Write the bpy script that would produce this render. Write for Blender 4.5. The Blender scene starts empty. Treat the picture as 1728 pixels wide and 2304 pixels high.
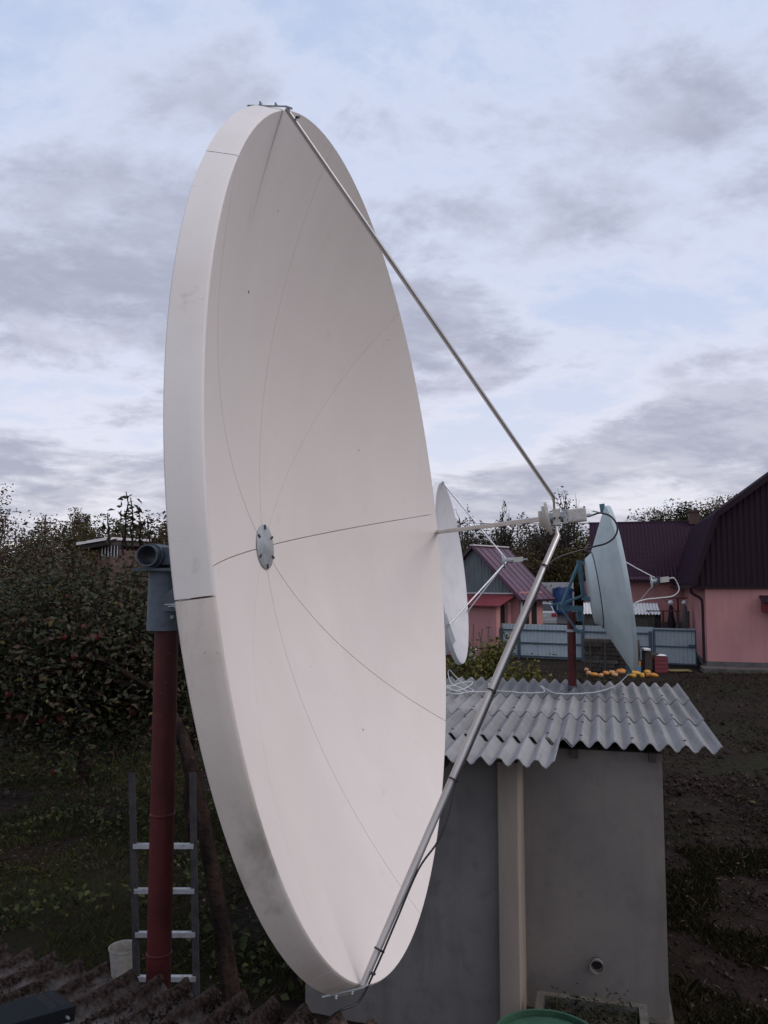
import bpy, math, random
import numpy as np
from mathutils import Vector, noise as mnoise
R_ = math.radians
rng = np.random.default_rng(7)
random.seed(7)
sc = bpy.context.scene
col = sc.collection

# ------------------------------------------------------------------ camera
H = 3.5
FPX = 1808.0
PITCH = R_(5.0)
cd = bpy.data.cameras.new('camera')
cd.sensor_fit = 'VERTICAL'; cd.sensor_height = 24.0; cd.lens = FPX/2304*24
cd.clip_start = 0.05; cd.clip_end = 3000
cam = bpy.data.objects.new('camera', cd); col.objects.link(cam)
cam.location = (0, 0, H); cam.rotation_euler = (math.pi/2+PITCH, 0, 0)
sc.camera = cam
sc.render.resolution_x = 768; sc.render.resolution_y = 1024

# ------------------------------------------------------------------ light
SUN_EL, SUN_AZ = R_(46), R_(115)          # azimuth measured from +Y towards +X
w = bpy.data.worlds.new('World'); sc.world = w; w.use_nodes = True
def build_sky():
    nt = w.node_tree; N = nt.nodes; L = nt.links; N.clear()
    out = N.new('ShaderNodeOutputWorld'); bg = N.new('ShaderNodeBackground')
    bg.inputs['Strength'].default_value = 0.128
    L.new(bg.outputs[0], out.inputs[0])
    sky = N.new('ShaderNodeTexSky'); sky.sky_type = 'NISHITA'; sky.sun_disc = False
    sky.sun_elevation = SUN_EL; sky.sun_rotation = SUN_AZ
    sky.air_density = 1.0; sky.dust_density = 0.6; sky.ozone_density = 1.4
    tc = N.new('ShaderNodeTexCoord'); sep = N.new('ShaderNodeSeparateXYZ')
    L.new(tc.outputs['Generated'], sep.inputs[0])
    def m(op, a, b=None, c=None, clamp=False):
        n = N.new('ShaderNodeMath'); n.operation = op; n.use_clamp = clamp
        for i, v in enumerate((a, b, c)):
            if v is None: continue
            if isinstance(v, (int, float)): n.inputs[i].default_value = v
            else: L.new(v, n.inputs[i])
        return n.outputs[0]
    def mix(f, a, b, t='MIX'):
        n = N.new('ShaderNodeMix'); n.data_type = 'RGBA'; n.blend_type = t
        for s, v in ((n.inputs[0], f), (n.inputs[6], a), (n.inputs[7], b)):
            if isinstance(v, (int, float)): s.default_value = v
            elif isinstance(v, tuple): s.default_value = (*v, 1)
            else: L.new(v, s)
        return n.outputs[2]
    def sstep(v, lo, hi):
        n = N.new('ShaderNodeMapRange'); n.interpolation_type = 'SMOOTHSTEP'
        L.new(v, n.inputs[0]); n.inputs[1].default_value = lo; n.inputs[2].default_value = hi
        return n.outputs[0]
    z = m('MAXIMUM', sep.outputs[2], 0.0)
    zc = m('ADD', z, 0.20)
    cx = m('DIVIDE', sep.outputs[0], zc); cy = m('DIVIDE', sep.outputs[1], zc)
    cmb = N.new('ShaderNodeCombineXYZ'); L.new(cx, cmb.inputs[0]); L.new(cy, cmb.inputs[1])
    def noise(scale, detail, rough, dist, off, sx=1.0, sy=1.0, rot=0):
        mp = N.new('ShaderNodeMapping'); mp.vector_type = 'POINT'; mp.inputs['Location'].default_value = off
        mp.inputs['Scale'].default_value = (sx, sy, 1); mp.inputs['Rotation'].default_value = (0, 0, R_(rot))
        L.new(cmb.outputs[0], mp.inputs[0])
        n = N.new('ShaderNodeTexNoise'); L.new(mp.outputs[0], n.inputs['Vector'])
        n.inputs['Scale'].default_value = scale; n.inputs['Detail'].default_value = detail
        n.inputs['Roughness'].default_value = rough; n.inputs['Distortion'].default_value = dist
        return n.outputs['Fac']
    big = noise(0.95, 4, 0.52, 0.3, SKY_OFF)
    mid = noise(1.9, 10, 0.62, 0.25, (9.1, 4.4, 2.0), 0.95, 1.1, -35)
    tiny = noise(6.5, 10, 0.66, 0.15, (1.1, 7.4, 3.0), 0.95, 1.1, -35)
    dens = m('ADD', m('MULTIPLY', big, 0.50), m('ADD', m('MULTIPLY', mid, 0.37), m('MULTIPLY', tiny, 0.13)))
    # clear air: the Nishita sky softened by thin high cloud, paler towards the horizon all round
    hz = m('POWER', m('SUBTRACT', 1.0, z), 4.0)
    veil = mix(hz, (4.6, 5.45, 7.35), (7.5, 7.0, 7.4))
    clear = mix(0.80, sky.outputs[0], veil)
    bright = mix(hz, (5.4, 5.8, 7.1), (7.7, 7.2, 7.4))
    grey = mix(hz, (3.0, 3.2, 4.15), (2.8, 3.0, 3.8))
    lump = noise(3.4, 9, 0.64, 0.2, (4.1, 2.2, 7.0), 0.9, 1.1, -35)
    grey = mix(sstep(lump, 0.36, 0.64), grey, mix(0.42, grey, bright))
    c1 = mix(m('MULTIPLY', sstep(dens, 0.415, 0.475), 0.60), clear, bright)
    c2 = mix(m('MULTIPLY', sstep(dens, 0.468, 0.550), 0.90), c1, grey)
    c2 = mix(m('MULTIPLY', m('POWER', m('SUBTRACT', 1.0, z), 14.0), 0.55), c2, (4.9, 4.9, 5.7))
    # below the horizon: dim ground tone
    fin = mix(sstep(sep.outputs[2], -0.03, 0.0), (0.3, 0.3, 0.3), c2)
    L.new(fin, bg.inputs['Color'])
SKY_OFF = (0.3, 4.9, 3.0)
build_sky()
sl = bpy.data.lights.new('sun', 'SUN'); sl.energy = 1.15; sl.angle = R_(35); sl.color = (1.0, 0.87, 0.80)
so = bpy.data.objects.new('sun', sl); col.objects.link(so)
sd = Vector((math.cos(SUN_EL)*math.sin(SUN_AZ), math.cos(SUN_EL)*math.cos(SUN_AZ), math.sin(SUN_EL)))
so.rotation_euler = sd.to_track_quat('Z', 'Y').to_euler(); so.location = (30, -20, 30)
vs = sc.view_settings
vs.view_transform = 'Standard'; vs.look = 'None'; vs.exposure = 0.0; vs.gamma = 1.0; vs.use_curve_mapping = False
sc.render.engine = 'CYCLES'

# ------------------------------------------------------------------ helpers
S = 1728/1659
def at(dx, dy, Y):
    """world point on the plane y=Y seen at a position of the survey sketch"""
    a = (dx*S-864)/FPX; b = (dy*S-1152)/FPX
    d = np.array([a, math.cos(PITCH)+b*math.sin(PITCH), math.sin(PITCH)-b*math.cos(PITCH)])
    return np.array([0, 0, H])+d*(Y/d[1])
def nrm(v):
    v = np.asarray(v, float); return v/np.linalg.norm(v)

MATS = {}
def mat(name, base, rough=0.7, metal=0.0, var=(), bump=(), coord='Object', spec=0.5, island=None, transl=0.0, emit=None):
    """var: (scale, colour, lo, hi[, (sx,sy,sz)]) noise layers; bump: (scale, strength[, detail])"""
    if name in MATS: return MATS[name]
    m = bpy.data.materials.new(name); m.use_nodes = True; MATS[name] = m
    nt = m.node_tree; N = nt.nodes; L = nt.links
    b = N['Principled BSDF']; b.inputs['Roughness'].default_value = rough; b.inputs['Metallic'].default_value = metal
    b.inputs['Specular IOR Level'].default_value = spec
    b.inputs['Base Color'].default_value = (*base, 1)
    tc = N.new('ShaderNodeTexCoord')
    cur = None
    if island:
        g = N.new('ShaderNodeNewGeometry'); r = N.new('ShaderNodeValToRGB')
        L.new(g.outputs['Random Per Island'], r.inputs[0])
        while len(r.color_ramp.elements) < len(island): r.color_ramp.elements.new(0.5)
        for e, (p, c) in zip(r.color_ramp.elements, island): e.position = p; e.color = (*c, 1)
        cur = r.outputs[0]
    for v in var:
        mp = N.new('ShaderNodeMapping'); L.new(tc.outputs[coord], mp.inputs[0])
        if len(v) > 4: mp.inputs['Scale'].default_value = v[4]
        mp.inputs['Location'].default_value = (random.uniform(-9, 9), random.uniform(-9, 9), random.uniform(-9, 9))
        n = N.new('ShaderNodeTexNoise'); L.new(mp.outputs[0], n.inputs['Vector'])
        n.inputs['Scale'].default_value = v[0]; n.inputs['Detail'].default_value = 7; n.inputs['Roughness'].default_value = 0.62
        mr = N.new('ShaderNodeMapRange'); L.new(n.outputs['Fac'], mr.inputs[0])
        mr.inputs[1].default_value = v[2]; mr.inputs[2].default_value = v[3]
        mx = N.new('ShaderNodeMix'); mx.data_type = 'RGBA'
        L.new(mr.outputs[0], mx.inputs[0])
        if cur is None: mx.inputs[6].default_value = (*base, 1)
        else: L.new(cur, mx.inputs[6])
        mx.inputs[7].default_value = (*v[1], 1)
        cur = mx.outputs[2]
    if name in ('slate', 'wood_grey', 'wood_dark', 'purple_roof', 'fence_blue', 'apple_red'):      # sheet to sheet tone
        oi = N.new('ShaderNodeObjectInfo'); mr = N.new('ShaderNodeMapRange'); L.new(oi.outputs['Random'], mr.inputs[0]); mr.inputs[3].default_value = .80; mr.inputs[4].default_value = 1.12
        hv = N.new('ShaderNodeHueSaturation'); L.new(mr.outputs[0], hv.inputs['Value']); L.new(cur, hv.inputs['Color']); cur = hv.outputs[0]
    if cur is not None: L.new(cur, b.inputs['Base Color'])
    pv = None
    for v in bump:
        n = N.new('ShaderNodeTexNoise'); L.new(tc.outputs[coord], n.inputs['Vector'])
        n.inputs['Scale'].default_value = v[0]; n.inputs['Detail'].default_value = v[2] if len(v) > 2 else 6
        bp = N.new('ShaderNodeBump'); bp.inputs['Strength'].default_value = v[1]; bp.inputs['Distance'].default_value = 0.02 if len(v) < 4 else v[3]
        L.new(n.outputs['Fac'], bp.inputs['Height'])
        if pv: L.new(pv, bp.inputs['Normal'])
        pv = bp.outputs[0]
    if pv: L.new(pv, b.inputs['Normal'])
    if emit: b.inputs['Emission Color'].default_value = (*emit[0], 1); b.inputs['Emission Strength'].default_value = emit[1]
    if transl:
        t = N.new('ShaderNodeBsdfTranslucent'); mx = N.new('ShaderNodeMixShader'); mx.inputs[0].default_value = transl
        if cur is not None: L.new(cur, t.inputs[0])
        else: t.inputs[0].default_value = (*base, 1)
        L.new(b.outputs[0], mx.inputs[1]); L.new(t.outputs[0], mx.inputs[2])
        L.new(mx.outputs[0], N['Material Output'].inputs[0])
    return m

ORG = {}
def tag(o, label, cat, group=None):
    o['label'] = label; o['category'] = cat
    if group: o['group'] = group
    return o
def thing(name, label, cat, loc=(0, 0, 0), group=None):
    o = bpy.data.objects.new(name, None); col.objects.link(o)
    o.location = loc; o.empty_display_size = 0.2; ORG[o.name] = np.array(loc, float)
    return tag(o, label, cat, group)
def mk(name, V, F, m, parent=None, smooth=False, loc=None, angle=None):
    """one mesh object from world-space vertices"""
    V = np.asarray(V, float).reshape(-1, 3)
    if parent is not None: org = ORG[parent.name]
    elif loc is not None: org = np.array(loc, float)
    else:
        lo, hi = V.min(0), V.max(0); org = np.array([(lo[0]+hi[0])/2, (lo[1]+hi[1])/2, lo[2]])
    me = bpy.data.meshes.new(name)
    if isinstance(F, np.ndarray):
        k = F.shape[1]; me.vertices.add(len(V)); me.vertices.foreach_set('co', (V-org).ravel())
        me.loops.add(F.size); me.loops.foreach_set('vertex_index', F.ravel().astype(np.int32))
        me.polygons.add(len(F)); me.polygons.foreach_set('loop_start', np.arange(0, F.size, k, dtype=np.int32))
        me.polygons.foreach_set('loop_total', np.full(len(F), k, np.int32))
        me.update(calc_edges=True); me.validate()
    else:
        me.from_pydata((V-org).tolist(), [], F); me.update()
    if smooth:
        me.polygons.foreach_set('use_smooth', np.ones(len(me.polygons), bool))
        if angle: me.set_sharp_from_angle(angle=R_(angle))
    if isinstance(m, str): m = MATS[m]
    me.materials.append(m)
    o = bpy.data.objects.new(name, me); col.objects.link(o)
    if parent is not None: o.parent = parent
    else: o.location = org
    ORG[o.name] = org
    return o
def inst(name, me, parent, loc, rot=(0, 0, 0), scale=(1, 1, 1)):
    o = bpy.data.objects.new(name, me); col.objects.link(o)
    o.rotation_euler = rot; o.scale = scale
    if parent is not None:
        o.parent = parent; o.location = Vector(np.array(loc, float)-ORG[parent.name])
    else: o.location = loc
    ORG[o.name] = np.array(loc, float)
    return o
def recalc(o):
    import bmesh
    bm = bmesh.new(); bm.from_mesh(o.data); bmesh.ops.recalc_face_normals(bm, faces=bm.faces); bm.to_mesh(o.data); bm.free()
    return o

class MB:
    def __init__(s): s.V = []; s.F = []; s.n = 0
    def add(s, V, F):
        V = np.asarray(V, float).reshape(-1, 3)
        s.V.append(V); s.F += [tuple(i+s.n for i in f) for f in F]; s.n += len(V); return s
    def box(s, c, size, ax=None):
        c = np.asarray(c, float); h = np.asarray(size, float)/2
        A = np.eye(3) if ax is None else np.asarray(ax, float)
        P = [c+A[0]*h[0]*a+A[1]*h[1]*b+A[2]*h[2]*d for a in (-1, 1) for b in (-1, 1) for d in (-1, 1)]
        f = [(0, 1, 3, 2), (4, 6, 7, 5), (0, 4, 5, 1), (2, 3, 7, 6), (0, 2, 6, 4), (1, 5, 7, 3)]
        if np.linalg.det(A) < 0: f = [q[::-1] for q in f]
        return s.add(P, f)
    def bar(s, a, b, wd, ht, up=(0, 0, 1)):
        a = np.asarray(a, float); b = np.asarray(b, float); t = nrm(b-a)
        x = np.cross(t, up)
        if np.linalg.norm(x) < 1e-4: x = np.cross(t, (0, 1, 0))
        x = nrm(x); y = np.cross(x, t)
        return s.box((a+b)/2, (wd, np.linalg.norm(b-a), ht), (x, t, y))
    def tube(s, pts, r, n=10, cap=True):
        P = np.asarray(pts, float); k = len(P)
        rs = np.full(k, r) if np.isscalar(r) else np.asarray(r, float)
        T = np.gradient(P, axis=0); T /= np.linalg.norm(T, axis=1)[:, None]+1e-12
        up = np.array([0, 0, 1.]) if abs(T[0][2]) < .9 else np.array([1., 0, 0])
        x = nrm(np.cross(T[0], up)); V = []
        for i in range(k):
            x = nrm(x-T[i]*(x@T[i])); y = np.cross(T[i], x)
            for j in range(n):
                a = 2*math.pi*j/n; V.append(P[i]+rs[i]*(math.cos(a)*x+math.sin(a)*y))
        F = [(i*n+j, i*n+(j+1) % n, (i+1)*n+(j+1) % n, (i+1)*n+j) for i in range(k-1) for j in range(n)]
        if cap: F += [tuple(range(n))[::-1], tuple(range((k-1)*n, k*n))]
        return s.add(V, F)
    def lathe(s, prof, c, axis=(0, 0, 1), n=32, closed=False):
        """prof: list of (radius, along)"""
        ax = nrm(axis); u = np.cross(ax, (0, 0, 1.))
        if np.linalg.norm(u) < 1e-3: u = np.array([1., 0, 0])
        u = nrm(u); v = np.cross(ax, u); c = np.asarray(c, float); V = []
        for r, h in prof:
            for j in range(n):
                a = 2*math.pi*j/n; V.append(c+ax*h+r*(math.cos(a)*u+math.sin(a)*v))
        k = len(prof); F = []
        for i in range(k if closed else k-1):
            i2 = (i+1) % k
            F += [(i*n+j, i*n+(j+1) % n, i2*n+(j+1) % n, i2*n+j) for j in range(n)]
        if not closed:
            F += [tuple(range(n))[::-1], tuple(range((k-1)*n, k*n))]
        return s.add(V, F)
    def prism(s, poly, a, b):
        """poly: list of 3d points, extruded by vector b-a"""
        P = np.asarray(poly, float); d = np.asarray(b, float)-np.asarray(a, float); k = len(P)
        V = np.vstack([P, P+d])
        F = [tuple(range(k))[::-1], tuple(range(k, 2*k))]+[(i, (i+1) % k, k+(i+1) % k, k+i) for i in range(k)]
        return s.add(V, F)
    def build(s, name, m, parent=None, smooth=False, loc=None, angle=40, fix=False):
        o = mk(name, np.vstack(s.V), s.F, m, parent, smooth, loc, angle if smooth else None)
        if fix: recalc(o)
        return o
def catmull(P, k=8):
    P = [np.asarray(p, float) for p in P]; Q = [2*P[0]-P[1]]+P+[2*P[-1]-P[-2]]; o = []
    for i in range(1, len(Q)-2):
        for t in np.linspace(0, 1, k, endpoint=False):
            a, b, c, d = Q[i-1:i+3]
            o.append(.5*((2*b)+(c-a)*t+(2*a-5*b+4*c-d)*t*t+(3*b-a-3*c+d)*t**3))
    o.append(P[-1]); return np.array(o)

# ------------------------------------------------------------------ materials
mat('dish_paint', (0.765, 0.712, 0.662), 0.6, spec=0.25,
    var=((2.2, (0.72, 0.66, 0.615), .50, .75, (1, 1, .07)), (1.3, (0.73, 0.665, 0.62), .42, .70), (9, (0.68, 0.62, 0.575), .62, .82), (140, (0.53, 0.47, 0.42), .69, .80)), bump=((260, .05, 2, .002),))
mat('dish_skirt', (0.76, 0.73, 0.70), 0.65, spec=0.25,
    var=((2.0, (0.69, 0.655, 0.62), .42, .65), (11, (0.48, 0.455, 0.425), .60, .78), (90, (0.42, 0.385, 0.34), .70, .78)), bump=((200, .08, 2, .003),))
mat('grime', (0.22, 0.19, 0.18), 0.8, var=((30, (0.40, 0.36, 0.34), .4, .6),))
mat('galvanised', (0.42, 0.44, 0.45), 0.5, .55, var=((14, (0.30, 0.33, 0.34), .45, .6), (60, (0.5, 0.5, 0.5), .55, .7)))
mat('steel_tube', (0.50, 0.485, 0.475), 0.36, .65, var=((5, (0.43, 0.41, 0.40), .45, .65),))
mat('alu', (0.66, 0.68, 0.72), 0.42, .6, var=((25, (0.45, 0.45, 0.47), .5, .7),))
mat('dark_bolt', (0.035, 0.033, 0.035), 0.6)
mat('black_rubber', (0.012, 0.012, 0.014), 0.5)
mat('white_cable', (0.62, 0.62, 0.62), 0.5)
mat('grey_steel', (0.115, 0.14, 0.165), 0.6, .2, var=((9, (0.085, 0.105, 0.125), .45, .6), (40, (0.16, 0.17, 0.18), .62, .75)), bump=((40, .15),))
mat('red_oxide', (0.092, 0.016, 0.016), 0.55, spec=.3, var=((5, (0.062, 0.012, 0.013), .45, .65), (9, (0.045, 0.012, 0.013), .52, .66, (1, 1, .12)), (45, (0.11, 0.045, 0.035), .63, .72), (120, (0.14, 0.09, 0.08), .70, .76, (1, 1, .3))), bump=((30, .12),))
mat('ivory_plastic', (0.52, 0.50, 0.46), 0.55, var=((20, (0.42, 0.40, 0.36), .5, .7),))
mat('lnb_print', (0.55, 0.53, 0.52), 0.5, var=((190, (0.10, 0.09, 0.09), .56, .60, (1, 1, 2.0)),))
mat('white_dish', (0.72, 0.71, 0.72), 0.5, var=((3, (0.63, 0.62, 0.62), .45, .7),))
mat('blue_dish', (0.448, 0.5194, 0.5253), 0.65, spec=.3, var=((4, (0.3864, 0.4558, 0.4641), .45, .65), (40, (0.4704, 0.5618, 0.5814), .62, .78), (90, (0.224, 0.2544, 0.2448), .70, .78)), bump=((120, .06, 3, .004),))
mat('blue_frame', (0.06, 0.14, 0.19), 0.55, var=((12, (0.045, 0.10, 0.13), .45, .65),))
mat('slate', (0.30, 0.30, 0.30), 0.9, spec=.25, var=((9, (0.17, 0.165, 0.16), .54, .70, (1, .10, 1)), (2.2, (0.235, 0.235, 0.235), .42, .66), (16, (0.19, 0.185, 0.18), .60, .78), (80, (0.36, 0.36, 0.37), .55, .7)), bump=((150, .12, 3, .004),))
mat('slate_old', (0.27, 0.245, 0.22), 0.9, var=((3, (0.22, 0.19, 0.165), .42, .6), (18, (0.12, 0.085, 0.06), .58, .74)), bump=((120, .2, 3, .005),))
def moss_slate():
    m = mat('moss_slate', (0.33, 0.295, 0.27), 0.97, spec=.1, var=((25, (0.23, 0.20, 0.18), .45, .65), (90, (0.40, 0.365, 0.335), .60, .75)), bump=((60, .7, 6, .015), (220, .6, 4, .008)))
    N = m.node_tree.nodes; L = m.node_tree.links; b = N['Principled BSDF']; src = b.inputs['Base Color'].links[0].from_socket
    tc = N.new('ShaderNodeTexCoord'); sx = N.new('ShaderNodeSeparateXYZ'); L.new(tc.outputs['Object'], sx.inputs[0])
    def mm(op, x, y):
        n = N.new('ShaderNodeMath'); n.operation = op
        for i, v in enumerate((x, y)):
            if v is None: continue
            if isinstance(v, float): n.inputs[i].default_value = v
            else: L.new(v, n.inputs[i])
        return n.outputs[0]
    wv = mm('COSINE', mm('ADD', mm('MULTIPLY', sx.outputs[0], 2*math.pi/.125), 0.9), None)      # moss grows on the crests and their damp side
    def nz(sc_, det=6.0):
        n = N.new('ShaderNodeTexNoise'); n.inputs['Scale'].default_value = sc_; n.inputs['Detail'].default_value = det; L.new(tc.outputs['Object'], n.inputs['Vector']); return n.outputs['Fac']
    f = mm('ADD', mm('ADD', mm('MULTIPLY', wv, .80), mm('MULTIPLY', nz(7.0), 1.5)), mm('MULTIPLY', nz(50.0), .6))
    f = mm('ADD', f, mm('MULTIPLY', mm('MAXIMUM', mm('ADD', sx.outputs[1], .55), 0.0), 1.1))    # thicker towards the eave
    mr = N.new('ShaderNodeMapRange'); L.new(f, mr.inputs[0]); mr.inputs[1].default_value = .35; mr.inputs[2].default_value = 1.10
    rp = N.new('ShaderNodeValToRGB'); L.new(nz(60.0), rp.inputs[0]); rp.color_ramp.elements[0].color = (.026, .017, .013, 1); rp.color_ramp.elements[0].position = .35
    rp.color_ramp.elements[1].color = (.115, .078, .064, 1); rp.color_ramp.elements[1].position = .72
    mx = N.new('ShaderNodeMix'); mx.data_type = 'RGBA'; L.new(mr.outputs[0], mx.inputs[0]); L.new(src, mx.inputs[6]); L.new(rp.outputs[0], mx.inputs[7]); L.new(mx.outputs[2], b.inputs['Base Color'])
moss_slate()
mat('moss', (0.020, 0.014, 0.010), 1.0, spec=.05, island=((0, (0.022, 0.014, 0.011)), (0.5, (0.050, 0.032, 0.024)), (1, (0.040, 0.036, 0.020))))
mat('plaster', (0.2301, 0.2065, 0.1841), 0.95, spec=.2, var=((.9, (0.1829, 0.1676, 0.1558), .40, .62), (5, (0.1593, 0.1463, 0.1369), .52, .75), (3, (0.1593, 0.1416, 0.1263), .52, .70, (1, 1, .12)), (40, (0.2006, 0.1829, 0.1652), .60, .75)), bump=((120, .25, 4, .006),))
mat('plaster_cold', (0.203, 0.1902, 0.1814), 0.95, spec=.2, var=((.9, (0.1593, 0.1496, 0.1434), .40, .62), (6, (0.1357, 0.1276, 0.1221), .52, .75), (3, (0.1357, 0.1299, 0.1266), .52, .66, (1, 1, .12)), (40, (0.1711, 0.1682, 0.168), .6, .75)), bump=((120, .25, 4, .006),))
mat('post_beige', (0.285, 0.24, 0.20), 0.85, var=((7, (0.225, 0.187, 0.152), .45, .7, (1, 1, .15)), (60, (0.20, 0.17, 0.14), .62, .8)), bump=((90, .15),))
mat('wood_dark', (0.055, 0.042, 0.036), 0.9, var=((12, (0.035, 0.027, 0.023), .4, .65),), bump=((40, .3),))
mat('wood_grey', (0.085, 0.075, 0.065), 0.9, var=((9, (0.05, 0.043, 0.037), .4, .65),), bump=((40, .3),))
mat('bark', (0.036, 0.023, 0.019), 0.95, spec=.1, var=((9, (0.016, 0.011, 0.010), .42, .6, (1, 1, .3)), (30, (0.07, 0.05, 0.04), .6, .75, (1, 1, .3))), bump=((22, .9, 8, .03),))
mat('bark_far', (0.045, 0.035, 0.03), 0.95)
mat('pink_wall', (0.5428, 0.2687, 0.2562), 0.95, spec=.2, var=((.6, (0.4838, 0.2375, 0.2318), .4, .65), (3, (0.4484, 0.2188, 0.2135), .5, .7, (1, 1, .15)), (20, (0.4602, 0.225, 0.2196), .55, .75)), bump=((30, .25),))
mat('plinth', (0.12, 0.115, 0.11), 0.9, var=((2, (0.08, 0.075, 0.07), .4, .65),))
mat('purple_roof', (0.1092, 0.045, 0.078), 0.42, .1, var=((2, (0.08075, 0.0324, 0.056), .4, .65), (25, (0.1425, 0.0675, 0.105), .62, .8)))
mat('tile_roof', (0.051, 0.0208, 0.0432), 0.6, .0, spec=.25, var=((1.2, (0.045, 0.0195, 0.04), .4, .65),))
mat('gable_dark', (0.02295, 0.0108, 0.0174), 0.7, .0, spec=.2, var=((1, (0.0243, 0.012, 0.01885), .4, .65),))
mat('roof_matt', (0.0286, 0.0132, 0.027), 0.95, spec=.05, var=((1.5, (0.0208, 0.0108, 0.0195), .4, .65),))
mat('awning_red', (0.20, 0.030, 0.040), 0.5, var=((3, (0.15, 0.024, 0.03), .4, .65),))
mat('gable_grey', (0.15, 0.175, 0.185), 0.7, var=((4, (0.115, 0.135, 0.145), .4, .65, (1, 1, .3)),))
mat('fence_blue', (0.385, 0.4452, 0.4641), 0.6, .0, spec=.3, var=((1.5, (0.33, 0.3869, 0.408), .4, .65), (30, (0.297, 0.3604, 0.3876), .62, .8)))
mat('fence_frame', (0.045, 0.075, 0.105), 0.6)
mat('opening', (0.010, 0.009, 0.010), 0.7)
mat('white_paint', (0.68, 0.67, 0.66), 0.6, var=((3, (0.55, 0.54, 0.52), .5, .7),))
mat('silver_paint', (0.52, 0.53, 0.55), 0.3, .55)
mat('car_glass', (0.02, 0.022, 0.025), 0.12)
mat('car_glass', (0.02, 0.022, 0.025), 0.12)
mat('lamp_red', (0.35, 0.02, 0.03), 0.3)
mat('tyre', (0.012, 0.012, 0.013), 0.85)
mat('tarp_blue', (0.035, 0.095, 0.26), 0.5, var=((6, (0.025, 0.07, 0.19), .4, .65),), bump=((5, .5, 4, .05),))
mat('pumpkin', (0.60, 0.24, 0.035), 0.5, var=((4, (0.50, 0.17, 0.03), .45, .65),))
mat('pumpkin_pale', (0.52, 0.30, 0.14), 0.5, var=((4, (0.45, 0.23, 0.09), .45, .65),))
mat('pumpkin_yellow', (0.66, 0.36, 0.05), 0.5, var=((4, (0.60, 0.28, 0.04), .45, .65),))
mat('stem', (0.10, 0.085, 0.04), 0.9)
mat('crate_red', (0.16, 0.025, 0.035), 0.6)
mat('plank_yellow', (0.20, 0.155, 0.04), 0.8, var=((9, (0.13, 0.11, 0.04), .4, .65),))
mat('box_blue', (0.10, 0.19, 0.30), 0.7)
mat('rust', (0.10, 0.035, 0.022), 0.9, var=((9, (0.06, 0.022, 0.018), .4, .65),))
mat('barrel_green', (0.030, 0.085, 0.050), 0.6, spec=.3, var=((5, (0.020, 0.058, 0.035), .42, .62), (25, (0.06, 0.08, 0.055), .58, .74)), bump=((20, .1),))
mat('concrete', (0.12, 0.11, 0.097), 0.9, var=((3, (0.06, 0.055, 0.04), .45, .6), (14, (0.075, 0.068, 0.058), .42, .65),), bump=((60, .4),))
mat('receiver_black', (0.016, 0.019, 0.023), 0.75, .0, spec=.15, var=((40, (0.024, 0.027, 0.031), .5, .7),))
mat('apple_red', (0.15, 0.024, 0.024), 0.5, spec=.25, var=((1.3, (0.13, 0.055, 0.025), .45, .62), (1.9, (0.07, 0.015, 0.015), .50, .65)))
mat('leaf_apple', (0.039, 0.052, 0.026), 0.6, transl=.18, spec=.25, island=((0, (0.026, 0.0338, 0.0182)), (.40, (0.0442, 0.052, 0.026)), (.66, (0.0728, 0.0728, 0.0416)), (.80, (0.0754, 0.0468, 0.0312)), (.96, (0.0585, 0.039, 0.026)), (1, (0.169, 0.143, 0.039))))
mat('leaf_brown', (0.0575, 0.046, 0.023), 0.8, spec=.15, transl=.15, island=((0, (0.0529, 0.0391, 0.0253)), (.4, (0.092, 0.06555, 0.0414)), (.7, (0.115, 0.0851, 0.0483)), (1, (0.069, 0.069, 0.0345))))
mat('leaf_olive', (0.05, 0.05, 0.02), 0.8, spec=.15, transl=.15, island=((0, (0.040, 0.040, 0.018)), (.5, (0.078, 0.072, 0.030)), (.85, (0.115, 0.095, 0.034)), (1, (0.10, 0.064, 0.03))))
mat('leaf_dark', (0.02, 0.03, 0.02), 0.8, spec=.15, transl=.12, island=((0, (0.020, 0.026, 0.014)), (.6, (0.040, 0.046, 0.024)), (1, (0.062, 0.062, 0.030))))
mat('leaf_yellow', (0.05, 0.05, 0.02), 0.7, spec=.2, transl=.2, island=((0, (0.060, 0.075, 0.024)), (.5, (0.12, 0.125, 0.038)), (1, (0.22, 0.18, 0.045))))
mat('grass', (0.03, 0.04, 0.015), 0.9, spec=.1, transl=.1, island=((0, (0.024, 0.032, 0.012)), (.5, (0.050, 0.062, 0.020)), (.75, (0.070, 0.072, 0.026)), (.9, (0.060, 0.050, 0.024)), (1, (0.11, 0.09, 0.042))))
mat('grass_dry', (0.03, 0.03, 0.015), 0.95, spec=.05, transl=.1, island=((0, (0.014, 0.016, 0.008)), (.55, (0.026, 0.027, 0.011)), (.8, (0.030, 0.023, 0.012)), (1, (0.07, 0.055, 0.03))))
mat('leaf_weed', (0.04, 0.05, 0.02), 0.8, spec=.15, transl=.15, island=((0, (0.026, 0.038, 0.015)), (.5, (0.052, 0.066, 0.024)), (.85, (0.085, 0.092, 0.034)), (1, (0.13, 0.12, 0.05))))
mat('litter', (0.06, 0.04, 0.02), 0.85, island=((0, (0.032, 0.020, 0.014)), (.55, (0.060, 0.038, 0.022)), (.85, (0.10, 0.065, 0.03)), (1, (0.16, 0.13, 0.09))))
mat('brick_wall', (0.13, 0.07, 0.058), 0.9, var=((3, (0.09, 0.055, 0.048), .4, .65),))
mat('alu_shade', (0.055, 0.053, 0.056), 0.8, .0, spec=.2, var=((14, (0.035, 0.034, 0.036), .42, .65), (40, (0.10, 0.10, 0.105), .62, .75)))  # aluminium of the ladder rails, their silhouette shade put into the base colour
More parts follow.
